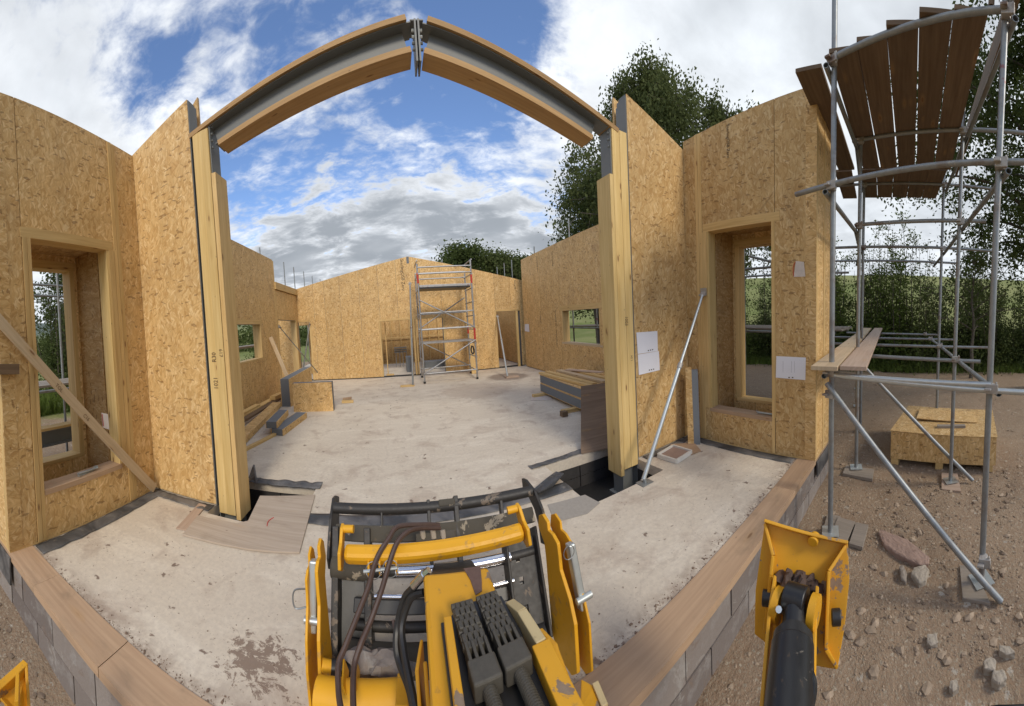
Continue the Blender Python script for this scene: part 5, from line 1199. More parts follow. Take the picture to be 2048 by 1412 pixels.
# manifold with fittings
t_ = MB(); c = pr(872, 1082, 1.66); t_.beam(c - V((.10, 0, 0)), c + V((.10, -.01, 0)), .07, .07, up=(0, -.5, .8)); mf = cp_('valve_block', t_, m_olive, bevel=.006)
for u, v in ((848, 1062), (868, 1055), (888, 1060)):
    t_ = MB(); p = pr(u, v + 22, 1.64); t_.tube(p, pr(u - 3, v, 1.66), .014, 8); t_.build('fitting', m_stone, mf, smooth=True)
# yellow cross tube with end flanges
Ty0, Ty1 = pr(690, 1108, 1.56), pr(1046, 1063, 1.58)
t_ = MB(); t_.beam(Ty0, Ty1, .072, .074, up=(0, -.45, .9)); tube_y = part('cross_tube', t_, m_yelclean, bevel=.02)
def flange(c, sgn):
    ax = (Ty1 - Ty0).normalized() * sgn; y_, z_ = V((0, 1, 0)), V((0, 0, 1)); pf_ = [(-.07, -.03), (-.03, -.065), (.04, -.05), (.055, .0), (.10, .06), (.09, .10), (.05, .10), (.0, .055), (-.05, .04)]
    t_ = MB(); t_.prism([c + y_ * a + z_ * b for a, b in pf_], ax * .016); t_.build('end_flange', m_yelclean, tube_y, bevel=.004)
    t_ = MB(); q = c + y_ * .065 + z_ * .085; t_.tube(q - ax * .0, q - ax * .05, .019, 12); t_.build('stop_pin', m_yelclean, tube_y, smooth=True)
flange(Ty0 - V((.01, 0, 0)), -1); flange(Ty1, 1)
for u, v in ((736, 1141), (758, 1138), (771, 1142), (791, 1136)):
    t_ = MB(); c = pr(u, v - 8, 1.50); t_.prism([c + V((0, a, b)) for a, b in ((-.03, -.03), (.0, -.04), (.02, -.0), (.03, .03), (-.02, .035), (-.035, 0))], (.010, 0, 0)); t_.build('tab', m_yelclean, tube_y, bevel=.003)
for u, v in ((747, 1141), (781, 1137)):
    c = pr(u, v, 1.46); dd = ray(u, v).normalized(); xx = dd.cross(V((0, 0, 1))).normalized(); yy = dd.cross(xx)
    t_ = MB(); pts = [c + (xx * math.cos(k / 16 * 6.2832) + yy * math.sin(k / 16 * 6.2832)) * .034 for k in range(17)]
    for a, b in zip(pts[:-1], pts[1:]): t_.tube(a, b, .0022, 5)
    t_.build('pin_ring', m_gal, tube_y)
    t_ = MB(); t_.tube(c - xx * .045, c + xx * .03, .0075, 8); t_.build('lynch_pin', m_galbright, tube_y, smooth=True)
t_ = MB(); pts = [pr(u, v, 1.44) for u, v in ((736, 1165), (742, 1180), (750, 1188), (760, 1178), (766, 1166))]; t_.path(pts, .003, 4); t_.build('chain_keeper', m_gal, tube_y)
# hanging arms at both ends of the carriage
armp = [(1.66, .60), (1.66, .68), (1.63, .715), (1.585, .70), (1.575, .655), (1.54, .66), (1.50, .64), (1.485, .58), (1.47, .50), (1.40, .40), (1.36, .30), (1.33, .06), (1.36, .0), (1.44, -.02), (1.50, .04), (1.55, .30), (1.58, .46), (1.60, .54)]
AL = [(y - .06, z - .05) for y, z in armp]
arm_l = plate('fork_arm', AL, -.418, .016, m_yelclean, skew=-.07)
plate('fork_arm', [(y - .01, z - .04 if z > .5 else z) for y, z in AL], -.468, .012, m_yelclean, skew=-.07)
AR = lambda dy: [(1.40 + (y - 1.50) * 1.35 - dy, .62 + (z - .70) * .78) for y, z in armp]
plate('fork_arm', AR(0), .665, .018, m_yelclean, skew=.11)
plate('fork_arm', AR(.03), .722, .012, m_yelclean, skew=.12)
for x, y in ((-.455, 1.43), (.735, 1.27)):
    t_ = MB(); t_.beam((x, y + .07, .60), (x, y - .02, .32), .036, .05, up=(0, 1, 0)); part('locking_lever', t_, m_galbright, bevel=.008)
    t_ = MB(); t_.tube((x - .035, y - .03, .38), (x + .045, y - .03, .38), .016, 12); part('pin', t_, m_galbright, smooth=True)
t_ = MB(); t_.path([pr(612, 1178, 1.52), pr(590, 1180, 1.51), pr(586, 1200, 1.50), pr(592, 1217, 1.49), pr(612, 1214, 1.48)], .004, 5); part('pin_clip', t_, m_gal, smooth=True)
t_ = MB(); c = pr(1138, 1105, 1.5); xx = V((1, 0, 0)); pts = [c + V((math.cos(k / 14 * 6.2832) * .028, 0, math.sin(k / 14 * 6.2832) * .034)) for k in range(15)]
for a, b in zip(pts[:-1], pts[1:]): t_.tube(a, b, .002, 5)
part('pin_ring', t_, m_gal)
# lower yellow tube and its bits
t_ = MB(); t_.tube(pr(636, 1392, 1.28), pr(800, 1400, 1.22), .062, 20); part('lower_tube', t_, m_yelclean, smooth=True)
t_ = MB(); t_.tube(pr(642, 1330, 1.40), pr(662, 1335, 1.40), .026, 14); part('pivot_pin', t_, m_yelclean, smooth=True)
t_ = MB(); t_.tube(pr(662, 1335, 1.40), pr(700, 1338, 1.40), .030, 14); part('pivot_boss', t_, m_black, smooth=True)
for u in (692, 715):
    t_ = MB(); a = pr(u, 1330, 1.34); b = pr(u - 3, 1385, 1.22); t_.beam(a, b, .008, .05, up=(0, -1, .5)); part('hose_guide', t_, m_yelclean, bevel=.002)
t_ = MB(); t_.blobby(pr(770, 1345, 1.36), .10, .07, .06, 3, 14, .5); t_.blobby(pr(745, 1322, 1.40), .09, .06, .05, 5, 14, .5); part('mud_lump', t_, m_block, smooth=True)
# boom head
zb = .90
F1, F2 = at(846, 1146, Z=zb), at(976, 1131, Z=zb); N1, N2 = at(862, 1412, Z=zb), at(1072, 1412, Z=zb)
N2 = N1 + (F2 - F1).normalized() * (F2 - F1).length * 1.02
dL = (N1 - F1).normalized(); bw_ = (F2 - F1)
Bk1 = F1 + dL * 2.4; Bk2 = Bk1 + bw_; dn = V((0, 0, -.24))
t_ = MB(); t_.quadbox([F1 + dn, F2 + dn, Bk2 + dn, Bk1 + dn, F1, F2, Bk2, Bk1]); boom = part('boom_head', t_, m_yel, bevel=.014)
L = lambda s_, k, z=0: F1 + bw_ * s_ + dL * k + V((0, 0, z))       # position on the boom: across, towards the machine, up
def bpart(nm, b, m, smooth=False, bevel=0.0): return b.build(nm, m, boom, smooth=smooth, bevel=bevel)
t_ = MB(); t_.prism([L(.62, .0, .0015), L(.88, .0, .0015), L(.84, .06, .0015), L(.80, .10, .0015), L(.70, .11, .0015), L(.68, .05, .0015)], (0, 0, .002)); bpart('bare_patch', t_, flat_mat('bare_rusty_metal', (.13, .075, .055), .6, 50, .4))
# black chain housing
t_ = MB(); t_.prism([L(.26, .20, .004), L(.46, .145, .004), L(1.02, .145, .004), L(1.10, .26, .004), L(1.10, .9, .004), L(.26, .9, .004)], (0, 0, .012)); bpart('chain_bed', t_, m_black)
def chain(s0, s1, k0, k1, n):
    "leaf chain: alternating leaves of links, anchor block and threaded rod"
    for i in range(n):
        a = i / n; b = (i + 1.25) / n; p, q = L(s0, k0, .045 - .0 * a).lerp(L(s1, k1, .05), a), L(s0, k0, .045).lerp(L(s1, k1, .05), min(b, 1)); sd_ = (q - p).normalized().cross(V((0, 0, 1))); t_ = MB(); m_ = 4 if i % 2 else 3
        for j in range(m_):
            o = (j - (m_ - 1) / 2) * .0142; w = .0118
            t_.beam(p + sd_ * o, q + sd_ * o, w, .034 if i % 2 else .030)
        t_.tube(p - sd_ * .030, p + sd_ * .030, .0105, 8)
        bpart('chain_link', t_, m_greasy, bevel=.0025)
    p, q = L(s0, k0, .045).lerp(L(s1, k1, .05), 1.0), L(s0, k0, .045).lerp(L(s1, k1, .05), 1.0) + (L(s1, k1) - L(s0, k0)).normalized() * .085; dd = (q - p).normalized(); sd_ = dd.cross(V((0, 0, 1)))
    t_ = MB(); t_.beam(p + dd * .03, q, .064, .046); bpart('chain_anchor', t_, m_greasy, bevel=.005)
    t_ = MB()
    for j in range(4): o = (j - 1.5) * .0155; t_.beam(p - dd * .012 + sd_ * o, p + dd * .035 + sd_ * o, .008, .044)
    bpart('anchor_fork', t_, m_greasy, bevel=.002)
    t_ = MB(); t_.tube(q, q + dd * .30, .0145, 14); k = 0
    while k < 28: t_.tube(q + dd * (.004 + k * .0055), q + dd * (.0065 + k * .0055), .0158, 12); k += 1
    bpart('threaded_rod', t_, m_greasy, smooth=True)
chain(.47, .53, .185, .318, 7); chain(.80, .86, .172, .303, 7)
# guards beside the chains
def wallplate(nm, pts, h0, h1, m, th=.012, bev=.003):
    "plate on edge following (s,k) points on the boom"
    obs_ = []
    for (a, b), (ha, hb) in zip(zip(pts[:-1], pts[1:]), zip(h1[:-1], h1[1:])):
        t_ = MB(); A, B = L(*a), L(*b); s_ = (B - A).normalized().cross(V((0, 0, 1))) * th / 2
        t_.quadbox([A - s_ + V((0, 0, h0)), A + s_ + V((0, 0, h0)), B + s_ + V((0, 0, h0)), B - s_ + V((0, 0, h0)), A - s_ + V((0, 0, ha)), A + s_ + V((0, 0, ha)), B + s_ + V((0, 0, hb)), B - s_ + V((0, 0, hb))]); bpart(nm, t_, m, bevel=bev)
wallplate('chain_guard', [(.26, .235), (.27, .95)], -.05, [.07, .075], m_yel, .020)
wallplate('chain_guard', [(.21, .20), (.225, .45)], -.02, [.02, .03], m_black, .012)
m_worn = paint_mat('worn_guard_paint', (.58, .46, .24), 1.0, .7, (.42, .43, .43), .35)
wallplate('chain_guard', [(1.10, .17), (1.16, .24), (1.21, .345)], -.06, [.02, .05, .06], m_worn, .026)
wallplate('chain_guard', [(1.20, .346), (1.24, .9)], -.06, [.06, .06], m_yel, .045)
# boom side brackets
def bracket(nm, P, th, m=m_yel, bev=.004):
    t_ = MB(); t_.prism(P, th); return part(nm, t_, m, bevel=bev)
a = pr(1077, 1258, 1.13); b = pr(1108, 1290, 1.06); c = pr(1122, 1345, .98); d2 = pr(1155, 1420, .90)
bracket('side_bracket', [a, b, c, d2, d2 + V((-.01, -.05, -.28)), c + V((0, 0, -.26)), a + V((-.02, 0, -.22))], (.014, 0, 0))
a = pr(1073, 1333, .97); b = pr(1112, 1328, .97); c = pr(1140, 1415, .87); d2 = pr(1092, 1415, .87)
bracket('bracket_web', [a, b, c, d2], (0, 0, -.012))
a = pr(1162, 1357, .98); b = pr(1188, 1371, .96); c = pr(1208, 1420, .90); d2 = pr(1160, 1420, .88)
bracket('side_bracket', [a, b, c, d2], (.0, .0, -.02)); t_ = MB(); t_.beam(b + V((.004, 0, .004)), c + V((.004, 0, .004)), .020, .014); part('worn_edge', t_, m_worn, bevel=.003)
a = pr(838, 1283, 1.02); b = pr(843, 1278, 1.02); bracket('side_bracket', [pr(840, 1278, 1.06), pr(832, 1340, .98), pr(836, 1420, .88), pr(836, 1420, .88) + V((0, 0, -.2)), pr(840, 1278, 1.06) + V((0, 0, -.2))], (.010, 0, 0))
bracket('side_bracket', [pr(846, 1322, 1.0), pr(853, 1420, .88), pr(853, 1420, .88) + V((0, 0, -.2)), pr(846, 1322, 1.0) + V((0, 0, -.2))], (.012, 0, 0))
t_ = MB(); t_.beam(pr(860, 1400, .90) + V((0, 0, .0)), pr(912, 1398, .90), .06, .02); part('front_step', t_, m_yel, bevel=.004)
t_ = MB(); a = pr(795, 1345, 1.20); b = pr(812, 1350, 1.18); c = pr(818, 1412, 1.05); d2 = pr(790, 1412, 1.05); t_.prism([a, b, c, d2], (0, 0, -.10)); part('hose_bracket', t_, m_yel, bevel=.004)
# yellow underside block between boom and carriage
t_ = MB(); t_.beam(L(.5, .02, -.13), fr3(.56, .55, .10), .20, .16); part('boom_nose', t_, m_blkpaint, bevel=.01)
# hoses
def hose(pts, r, m, nm='hose'): t_ = MB(); t_.path([pr(*p) for p in pts], r, 8); part(nm, t_, m, smooth=True)
hose([(878, 1050, 1.66), (847, 1049, 1.62), (797, 1053, 1.56), (777, 1078, 1.50), (758, 1108, 1.46), (746, 1139, 1.43), (738, 1171, 1.41), (715, 1231, 1.36), (690, 1294, 1.30), (677, 1329, 1.26), (677, 1383, 1.18), (683, 1425, 1.10)], .0115, m_hose)
hose([(880, 1056, 1.65), (850, 1056, 1.61), (820, 1061, 1.55), (797, 1081, 1.50), (782, 1116, 1.45), (769, 1161, 1.41), (761, 1187, 1.39), (742, 1240, 1.34), (722, 1288, 1.28), (709, 1329, 1.24), (706, 1374, 1.16), (707, 1425, 1.08)], .0115, m_hose)
hose([(846, 1150, 1.22), (831, 1171, 1.22), (809, 1196, 1.24), (795, 1249, 1.22), (792, 1294, 1.18), (800, 1330, 1.14), (817, 1374, 1.06), (829, 1425, .98)], .0125, m_black)
hose([(848, 1185, 1.2), (822, 1196, 1.22), (804, 1249, 1.2), (808, 1303, 1.14), (818, 1356, 1.06), (832, 1425, .96)], .0135, m_black)
hose([(786, 1240, 1.26), (797, 1290, 1.2), (806, 1330, 1.14), (815, 1370, 1.08)], .006, m_hose)
t_ = MB(); t_.tube(pr(827, 1172, 1.225), pr(848, 1148, 1.215), .016, 12); t_.tube(pr(846, 1150, 1.215), pr(858, 1140, 1.21), .013, 6); part('hose_fitting', t_, m_chrome, smooth=True)

# right stabiliser: folded pad, arm cheeks, hydraulic cylinder
rt, rb = 1.30, 1.13
def sp3(u, v, lift=0.0): r = rt + (rb - rt) * (v - 1040) / 300 - lift; return pr(u, v, r)
out = [(1530, 1040), (1696, 1083), (1699, 1159), (1690, 1250), (1675, 1339), (1634, 1332), (1530, 1285), (1509, 1268), (1511, 1180)]
t_ = MB(); t_.prism([sp3(*p) for p in out], ray(1600, 1180) * .014); pad_o = part('stabiliser_pad', t_, m_yel, bevel=.003)
def spart(nm, b, m, smooth=False, bevel=.003): return b.build(nm, m, pad_o, smooth=smooth, bevel=bevel)
def rib(pts, h, th=.012, hs=None, m=m_yel):
    "rib standing off the pad towards the viewer side"
    for i, (a, b) in enumerate(zip(pts[:-1], pts[1:])):
        A, B = sp3(*a, .0), sp3(*b, .0); ha, hb = (hs[i], hs[i + 1]) if hs else (h, h); n_ = V((-.62, -.20, .55)).normalized(); s_ = (B - A).normalized().cross(n_).normalized() * th / 2
        t_ = MB(); t_.quadbox([A - s_, A + s_, B + s_, B - s_, A - s_ + n_ * ha, A + s_ + n_ * ha, B + s_ + n_ * hb, B - s_ + n_ * hb]); spart('rib', t_, m)
rib([(1531, 1043), (1694, 1086)], .05)
rib([(1531, 1048), (1549, 1112), (1545, 1150), (1532, 1262)], .06, hs=[.03, .075, .08, .06]); rib([(1690, 1092), (1656, 1142), (1650, 1290), (1674, 1334)], .06, hs=[.03, .07, .085, .02])
t_ = MB(); c = sp3(1628, 1078, .03); t_.tube(c - V((.02, .0, 0)), c + V((.02, 0, 0)), .02, 14); spart('lug', t_, m_yel, True)
for k, (u, v, s_) in enumerate(((1572, 1160, .030), (1584, 1172, .026), (1612, 1170, .032), (1628, 1180, .026), (1600, 1160, .024))):
    t_ = MB(); t_.blobby(sp3(u, v, .03), s_ * 1.2, s_, s_, k * 2.2, 16, .55); spart('mud_lump', t_, m_mudlump, True, 0)
for u, v in ((1525, 1195), (1663, 1235)):
    t_ = MB(); c = sp3(u, v, .045); t_.tube(c, c + V((.010, -.03, 0)), .026, 18); spart('pivot_boss', t_, m_black, True)
# arm cheeks run from the pad back to the machine
def cheek(top, mid_, low, th=.013):
    P = [pr(*top), pr(*mid_), pr(*low)]; end = P[2] + (P[2] - P[1]).normalized() * .5; dn_ = V((.0, 0, -.13))
    t_ = MB(); t_.prism([P[0], P[1], end, end + dn_, P[1] + dn_ * 1.1, P[0] + V((.05, .02, -.10))], V((.2, .97, 0)).normalized() * th * (1)); return t_
st = part('stabiliser_arm', cheek((1553, 1152, 1.16), (1541, 1228, 1.04), (1527, 1410, .86)), m_yel, bevel=.003)
part('stabiliser_arm', cheek((1638, 1173, 1.14), (1633, 1262, 1.0), (1624, 1410, .84)), m_yel, bevel=.003)
for (u, v, r) in ((1556, 1210, 1.08), (1628, 1225, 1.05)):
    t_ = MB(); c = pr(u, v, r); t_.tube(c + V((0, -.012, 0)), c + V((0, .012, 0)), .052, 22); part('arm_collar', t_, m_yel, smooth=True)
t_ = MB(); c = pr(1557, 1218, 1.03); t_.tube(c, c + V((-.012, -.006, .012)), .010, 8); part('grease_bolt', t_, m_galbright)
c0, c1 = pr(1591, 1200, 1.07), pr(1587, 1262, .99)
t_ = MB(); t_.tube(c0 + V((0, -.036, 0)), c0 + V((0, .036, 0)), .047, 24); part('cylinder_eye', t_, m_hydblack, smooth=True, bevel=.004)
t_ = MB(); t_.tube(c0.lerp(c1, .2), c1, .036, 20); part('cylinder_neck', t_, m_hydblack, smooth=True)
c2 = pr(1578, 1410, .82); c3 = c2 + (c2 - c1).normalized() * .5
t_ = MB(); t_.tube(c1, c1.lerp(c2, .10), .046, 22); t_.tube(c1.lerp(c2, .10), c1.lerp(c2, .30), .0595, 22); part('cylinder_gland', t_, m_black, smooth=True)
t_ = MB(); t_.tube(c1.lerp(c2, .22), c3, .0625, 26); part('cylinder_barrel', t_, m_hydblack, smooth=True, bevel=.003)
t_ = MB(); t_.path([pr(1606, 1330, .90), pr(1622, 1352, .87), pr(1626, 1380, .85), pr(1618, 1420, .82)], .012, 8); part('cylinder_pipe', t_, m_hydblack, smooth=True)
# left stabiliser corner
t_ = MB(); a, b, c = pr(-6, 1388, 1.25), pr(52, 1335, 1.35), pr(58, 1420, 1.25); t_.beam(a, b, .03, .05); part('stabiliser_pad', t_, m_yel, bevel=.003)
t_ = MB(); t_.prism([b, c, pr(30, 1430, 1.2), a], (.0, 0, -.012)); part('stabiliser_plate', t_, m_yel, bevel=.002)
t_ = MB(); t_.beam(b, c, .012, .06); part('rib', t_, m_yel, bevel=.002)
t_ = MB(); t_.beam(pr(36, 1365, 1.27), pr(34, 1425, 1.15), .014, .07); part('rib', t_, m_yel, bevel=.002)
# black wing edge low at the right
t_ = MB(); P = [pr(1968, 1412, .62), pr(1995, 1405, .62), pr(2060, 1402, .62), pr(2090, 1440, .6), pr(1968, 1440, .58)]; t_.prism(P, (0, 0, -.03)); part('wing_edge', t_, m_black, bevel=.006)
# ------------------------------------------------------------------ trees, shrubs, grass
rnd.seed(21); nrs.seed(5)
def leafmesh(name, C, size, mat_, parent, droop=0.0, kind=None):
    "one small bent leaf per point of C (world)"
    C = np.array(C); n = len(C); o = C.mean(0)
    a = nrs.normal(size=(n, 3)); a[:, 2] -= droop * 1.5; a /= np.linalg.norm(a, axis=1)[:, None]
    b = nrs.normal(size=(n, 3)); b -= a * (a * b).sum(1)[:, None]; b /= np.linalg.norm(b, axis=1)[:, None]
    s = size * nrs.uniform(.6, 1.35, n)[:, None]; c = C - o
    v = np.empty((n, 4, 3)); v[:, 0] = c - a * s * .5; v[:, 1] = c + b * s * .27; v[:, 2] = c + a * s * .5; v[:, 3] = c - b * s * .27
    cr = np.cross(a, b); v[:, 1] += cr * s * .08; v[:, 3] += cr * s * .08
    me = bpy.data.meshes.new(name); me.vertices.add(4 * n); me.vertices.foreach_set('co', v.ravel()); me.loops.add(4 * n); me.loops.foreach_set('vertex_index', np.arange(4 * n, dtype=np.int32))
    me.polygons.add(n); me.polygons.foreach_set('loop_start', np.arange(0, 4 * n, 4, dtype=np.int32)); me.update(calc_edges=True); me.materials.append(mat_)
    ob = bpy.data.objects.new(name, me); COL.objects.link(ob); ob.location = V(o) - (WORLD[parent.name] if parent else V((0, 0, 0))); WORLD[ob.name] = V(o)
    if parent: ob.parent = parent
    if kind: ob['kind'] = kind
    return ob
def tree(x, y, h, rad, base, nleaf, lsize, lm, label, name='tree', cat='tree', lean=(0, 0), limbs=16, droop=0, clump=.35, trunk=.16, barkm=None, group=None, shape=1.0, z0=None, spread=1.0, top=.25):
    z0 = hgt(x, y) - .05 if z0 is None else z0
    root = thing(name, label, cat, (x, y, z0), group); tb = MB()
    wob = lambda k, s_: V((noise.noise(V((x, k * .8, s_))), noise.noise(V((y, s_, k * .8))), 0))
    spine = [V((x, y, z0)) + V((lean[0] * (k / 8) ** 1.5, lean[1] * (k / 8) ** 1.5, h * .93 * k / 8)) + wob(k, 1.3) * .06 * h * (k / 8) for k in range(9)]
    tb.path(spine, [trunk, trunk * .12], 8); pts = []
    for i in range(limbs):
        f = base + (1 - base) * (i + rnd.random()) / limbs * .95; p0 = spine[0].lerp(spine[8], 0); k = f * 8; k0 = min(7, int(k)); p0 = spine[k0].lerp(spine[k0 + 1], k - k0)
        th = i * 2.4 + rnd.uniform(-.5, .5); g = (f - base) / (1 - base)
        R = rad * max(top, math.sin(math.pi * min(1, (g * .86 + .16) ** shape)) ** .7) * rnd.uniform(.74, 1.04)
        dr = V((math.cos(th), math.sin(th), rnd.uniform(.25, .8))); tip = p0 + V((dr.x * R, dr.y * R, dr.z * R * .8 * spread))
        m_ = p0.lerp(tip, .5) + V((0, 0, R * .12)); tb.path([p0, m_, tip], [trunk * .36 * (1 - .6 * g), .008], 6)
        for j in range(7):
            q = p0.lerp(m_, rnd.random()) if j < 2 else m_.lerp(tip, rnd.random()); e = q + V((rnd.gauss(0, .30), rnd.gauss(0, .30), rnd.gauss(.10, .25))) * R * .75
            tb.path([q, q.lerp(e, .5) + V((0, 0, .05)), e], [.012, .004], 4)
            for k in range(5): pts.append((q.lerp(e, .35 + .75 * rnd.random()), R))
    N = len(pts); P = np.array([tuple(p[0]) for p in pts]); idx = nrs.randint(0, N, nleaf); w = nrs.gamma(2, .5, N)[idx]
    C = P[idx] + nrs.normal(size=(nleaf, 3)) * clump * (.5 + .5 * w[:, None] * 0 + .5)
    if droop:
        hang = nrs.exponential(.5, nleaf) * droop; C[:, 2] -= hang; C[:, :2] = P[idx][:, :2] + nrs.normal(size=(nleaf, 2)) * clump * .55
    C = C[C[:, 2] > z0 + .05]
    tb.build('trunk', barkm or m_bark, root, smooth=True); leafmesh('crown', C, lsize, lm, root, droop); return root
tree(9.9, 9.9, 13.4, 3.7, .28, 74000, .135, m_leaf, 'tall birch with drooping fine foliage rising behind the raked panel', 'birch_tree', limbs=46, droop=.9, clump=.34, trunk=.20, barkm=m_barklt, shape=.9, spread=.7, top=.35)
tree(12.4, 7.6, 12.4, 2.9, .35, 34000, .13, m_leaf, 'second birch crown just right of the tall one', 'birch_tree', limbs=20, droop=.9, clump=.26, trunk=.16, barkm=m_barklt, spread=.7)
tree(10.9, 15.2, 10.9, 2.3, .22, 24000, .15, m_leafdk, 'dark leafy tree seen through the portal above the side wall', 'leafy_tree', limbs=24, clump=.38, trunk=.18, lean=(-.5, 0))
for k, (x, y, h, r, lb) in enumerate(((7.0, 31, 10.2, 3.4, 'left rounded green tree behind the far gable wall'), (10.4, 31, 9.4, 3.0, 'middle rounded green tree behind the far gable wall'), (13.2, 32, 9.2, 3.0, 'right green tree behind the far gable wall near the corner'))):
    tree(x, y, h, r, .25, 14000, .28, m_leafdk if k != 1 else m_leaf, lb, 'leafy_tree', limbs=20, clump=.5, trunk=.2)
tree(9.0, -3.7, 12.5, 4.6, .34, 56000, .13, m_leafdk, 'big tree with overhanging boughs at the right edge above the scaffold', 'leafy_tree', limbs=34, clump=.26, trunk=.22, spread=.45)
tree(10.6, -2.0, 4.6, 1.7, .35, 2200, .12, m_leafdk, 'thin dark hawthorn with sparse leaves behind the outermost standard', 'hawthorn', limbs=15, clump=.16, trunk=.07)
# hedgerow shrubs: a few kinds, copied
def shrub(x, y, h, r, nl, lm, ls=.10, seed=0):
    z0 = hgt(x, y) - .05; root = thing('hedge_shrub', 'slender leafy shrub in the hedgerow between the earth yard and the green field', 'shrub', (x, y, z0), 'hedgerow shrubs beyond the scaffold'); tb = MB(); C = []
    for k in range(9):
        a = rnd.uniform(0, 6.28); q = V((x, y, z0)) + V((math.cos(a), math.sin(a), 0)) * rnd.uniform(0, r * .5); hh = h * rnd.uniform(.62, 1.08)
        e = q + V((rnd.gauss(0, .22) * r, rnd.gauss(0, .22) * r, hh)); m_ = q.lerp(e, .5) + V((rnd.gauss(0, .08), rnd.gauss(0, .08), 0)); tb.path([q, m_, e], [.022, .005], 5)
        for j in range(9):
            f = rnd.uniform(.12, 1); s_ = q.lerp(m_, f * 2) if f < .5 else m_.lerp(e, f * 2 - 1); t2 = s_ + V((rnd.gauss(0, .35), rnd.gauss(0, .35), rnd.uniform(.15, .6))) * r * .7
            tb.path([s_, t2], [.008, .003], 4)
            w = 1.7 if f < .42 else .62
            for i in range(int(nl / 81 * w)):
                g = rnd.random(); c = s_.lerp(t2, g); C.append((c.x + rnd.gauss(0, .11), c.y + rnd.gauss(0, .11), c.z + rnd.gauss(0, .12)))
    for i in range(int(nl * .9)): C.append((x + rnd.gauss(0, .6) * r, y + rnd.gauss(0, .6) * r, z0 + abs(rnd.gauss(0, .33)) * h * .62))
    tb.build('stems', m_bark, root, smooth=True); leafmesh('foliage', C, ls, lm, root); return root
protos = [shrub(12.8, 1.6, 5.3, 1.0, 3600, m_leaflt), shrub(13.4, -1.0, 4.5, 1.1, 3600, m_leafdk), shrub(12.9, 4.4, 5.6, 1.0, 3600, m_leaf), shrub(13.2, -3.4, 4.0, 1.1, 3600, m_leafdk)]
def clone(src, x, y, rz, s=1.0, label=None, group=None, name=None):
    r_ = src.copy(); COL.objects.link(r_); r_.location = (x, y, hgt(x, y) - .05); r_.rotation_euler = (0, 0, rz); r_.scale = (s, s, s)
    if name: r_.name = name
    if label: r_['label'] = label
    if group: r_['group'] = group
    for c in src.children: k = c.copy(); COL.objects.link(k); k.parent = r_
    return r_
for k, (x, y) in enumerate(((12.6, .3), (13.6, 3.0), (13.1, 5.8), (12.7, -2.2), (12.4, 7.2), (13.0, -4.6), (12.9, -5.8), (12.6, 8.8), (12.9, 10.4), (13.5, 12.2), (13.8, .9), (14.2, -2.6), (13.0, -7.2), (13.2, 2.2), (13.3, 14.2), (13.9, 6.6), (14.1, 9.4), (14.4, 4.4), (12.4, -.4), (12.9, 1.0), (12.3, 2.8), (12.5, -3.0), (13.6, 4.9), (12.6, 11.4))):
    clone(protos[k % 4], x, y, rnd.uniform(0, 6), rnd.uniform(.85, 1.2))
# bushes on the far side, outside the braced window and the square window
LB = [(-9.4, 5.9, 1.05, 'bush with dark leaves seen right of the pole through the braced window'), (-8.4, 8.6, .95, 'bush outside the side wall seen through the square window'), (-8.8, 11.2, .9, 'bush beyond the corner doorway on the timber pile side'), (-6.6, 15.2, .8, 'bush framed by the narrow doorway of the far wall'), (-10.6, 7.4, 1.1, 'taller bush behind the one seen through the braced window'), (-8.6, 13.6, .9, 'bush farther along beyond the corner doorway')]
for k, (x, y, s, lb) in enumerate(LB):
    clone(protos[(k * 2 + 1) % 4], x, y, k * 1.1, s, lb, 'bushes beyond the side wall', 'bush')
tree(-10.2, 6.9, 5.4, 1.9, .2, 9000, .12, m_leafdk, 'dark tree whose boughs fill the right half of the braced window', 'leafy_tree', limbs=20, clump=.22, trunk=.09)
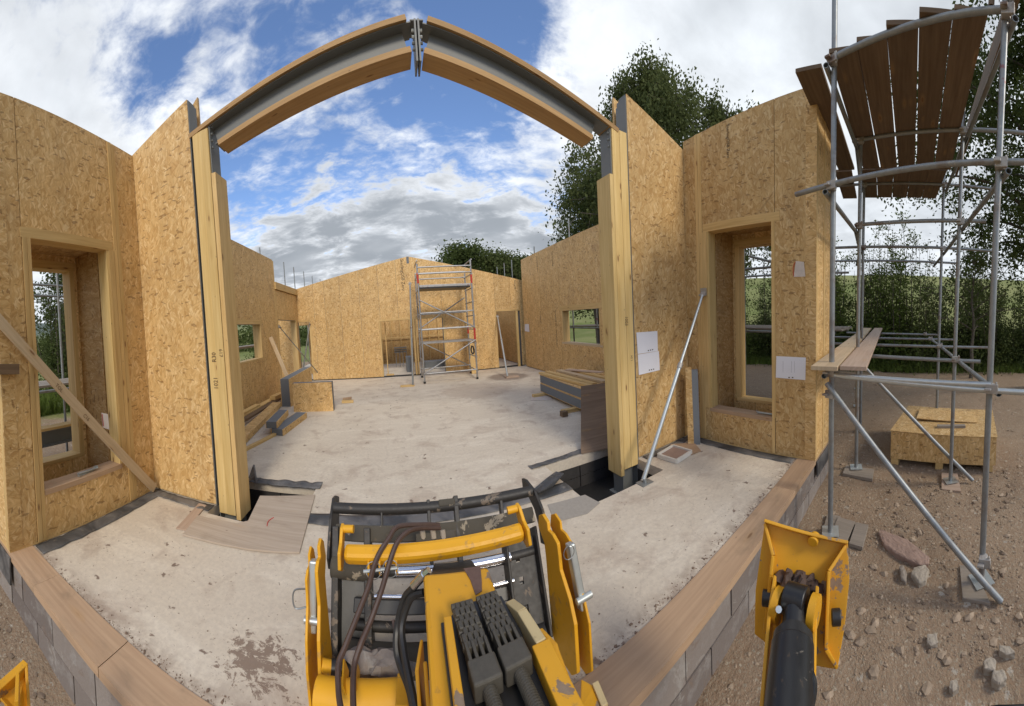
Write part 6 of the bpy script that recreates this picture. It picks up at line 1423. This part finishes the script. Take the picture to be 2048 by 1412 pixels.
# rough grass at the hedge foot and on the left bank
def grass(n, f, name, hgt_=.35):
    v = []; fc = []
    for i in range(n):
        x, y = f(); z = hgt(x, y) - .02; a = rnd.uniform(0, 3.14); w = .012; h = hgt_ * rnd.uniform(.4, 1.3); lx_, ly_ = rnd.gauss(0, .12), rnd.gauss(0, .12); k = len(v)
        v += [(x - math.cos(a) * w, y - math.sin(a) * w, z), (x + math.cos(a) * w, y + math.sin(a) * w, z), (x + lx_, y + ly_, z + h)]; fc.append((k, k + 1, k + 2))
    me = bpy.data.meshes.new(name); me.from_pydata(v, [], fc); me.materials.append(m_grassblade); ob = bpy.data.objects.new(name, me); COL.objects.link(ob); ob['kind'] = 'stuff'; return ob
grass(26000, lambda: (rnd.gauss(12.2, .45) + abs(rnd.gauss(0, .5)), rnd.uniform(-8, 15)), 'hedge_grass', .38)
grass(16000, lambda: (-8.4 - abs(rnd.gauss(0, .8)), rnd.uniform(2, 14)), 'bank_grass', .6)
C = []
for i in range(52000):
    y = rnd.uniform(-9, 15); x = 13.2 + rnd.gauss(0, .55); hh = 1.7 + .9 * noise.noise(V((y * .7, 1, 0))) + .5 * noise.noise(V((y * 2.3, 7, 0))); C.append((x, y, hgt(x, y) + rnd.random() ** .8 * hh + rnd.gauss(0, .08)))
leafmesh('hedge_undergrowth', C, .085, m_leafdk, None, kind='stuff')
# far hedges and woods that read as masses
def mass(pts, n, h, ls, lm, name):
    C = []
    for i in range(n):
        k = rnd.randrange(len(pts) - 1); t_ = rnd.random(); p = V((*pts[k], 0)).lerp(V((*pts[k + 1], 0)), t_); x, y = p.x + rnd.gauss(0, 1.5), p.y + rnd.gauss(0, 1.5)
        C.append((x, y, hgt(x, y) + abs(rnd.gauss(0, .5)) * h * (.7 + .5 * noise.noise(V((x * .12, y * .12, 0))))))
    o = leafmesh(name, C, ls, lm, None, kind='stuff'); return o
mass([(-60, 30), (-70, 50), (-55, 80), (-30, 100), (0, 110)], 9000, 7, 1.1, m_leafdk, 'far_treeline')
mass([(-26, 8), (-28, 18), (-22, 34), (-10, 46)], 9000, 2.2, .35, m_leafdk, 'far_hedge')
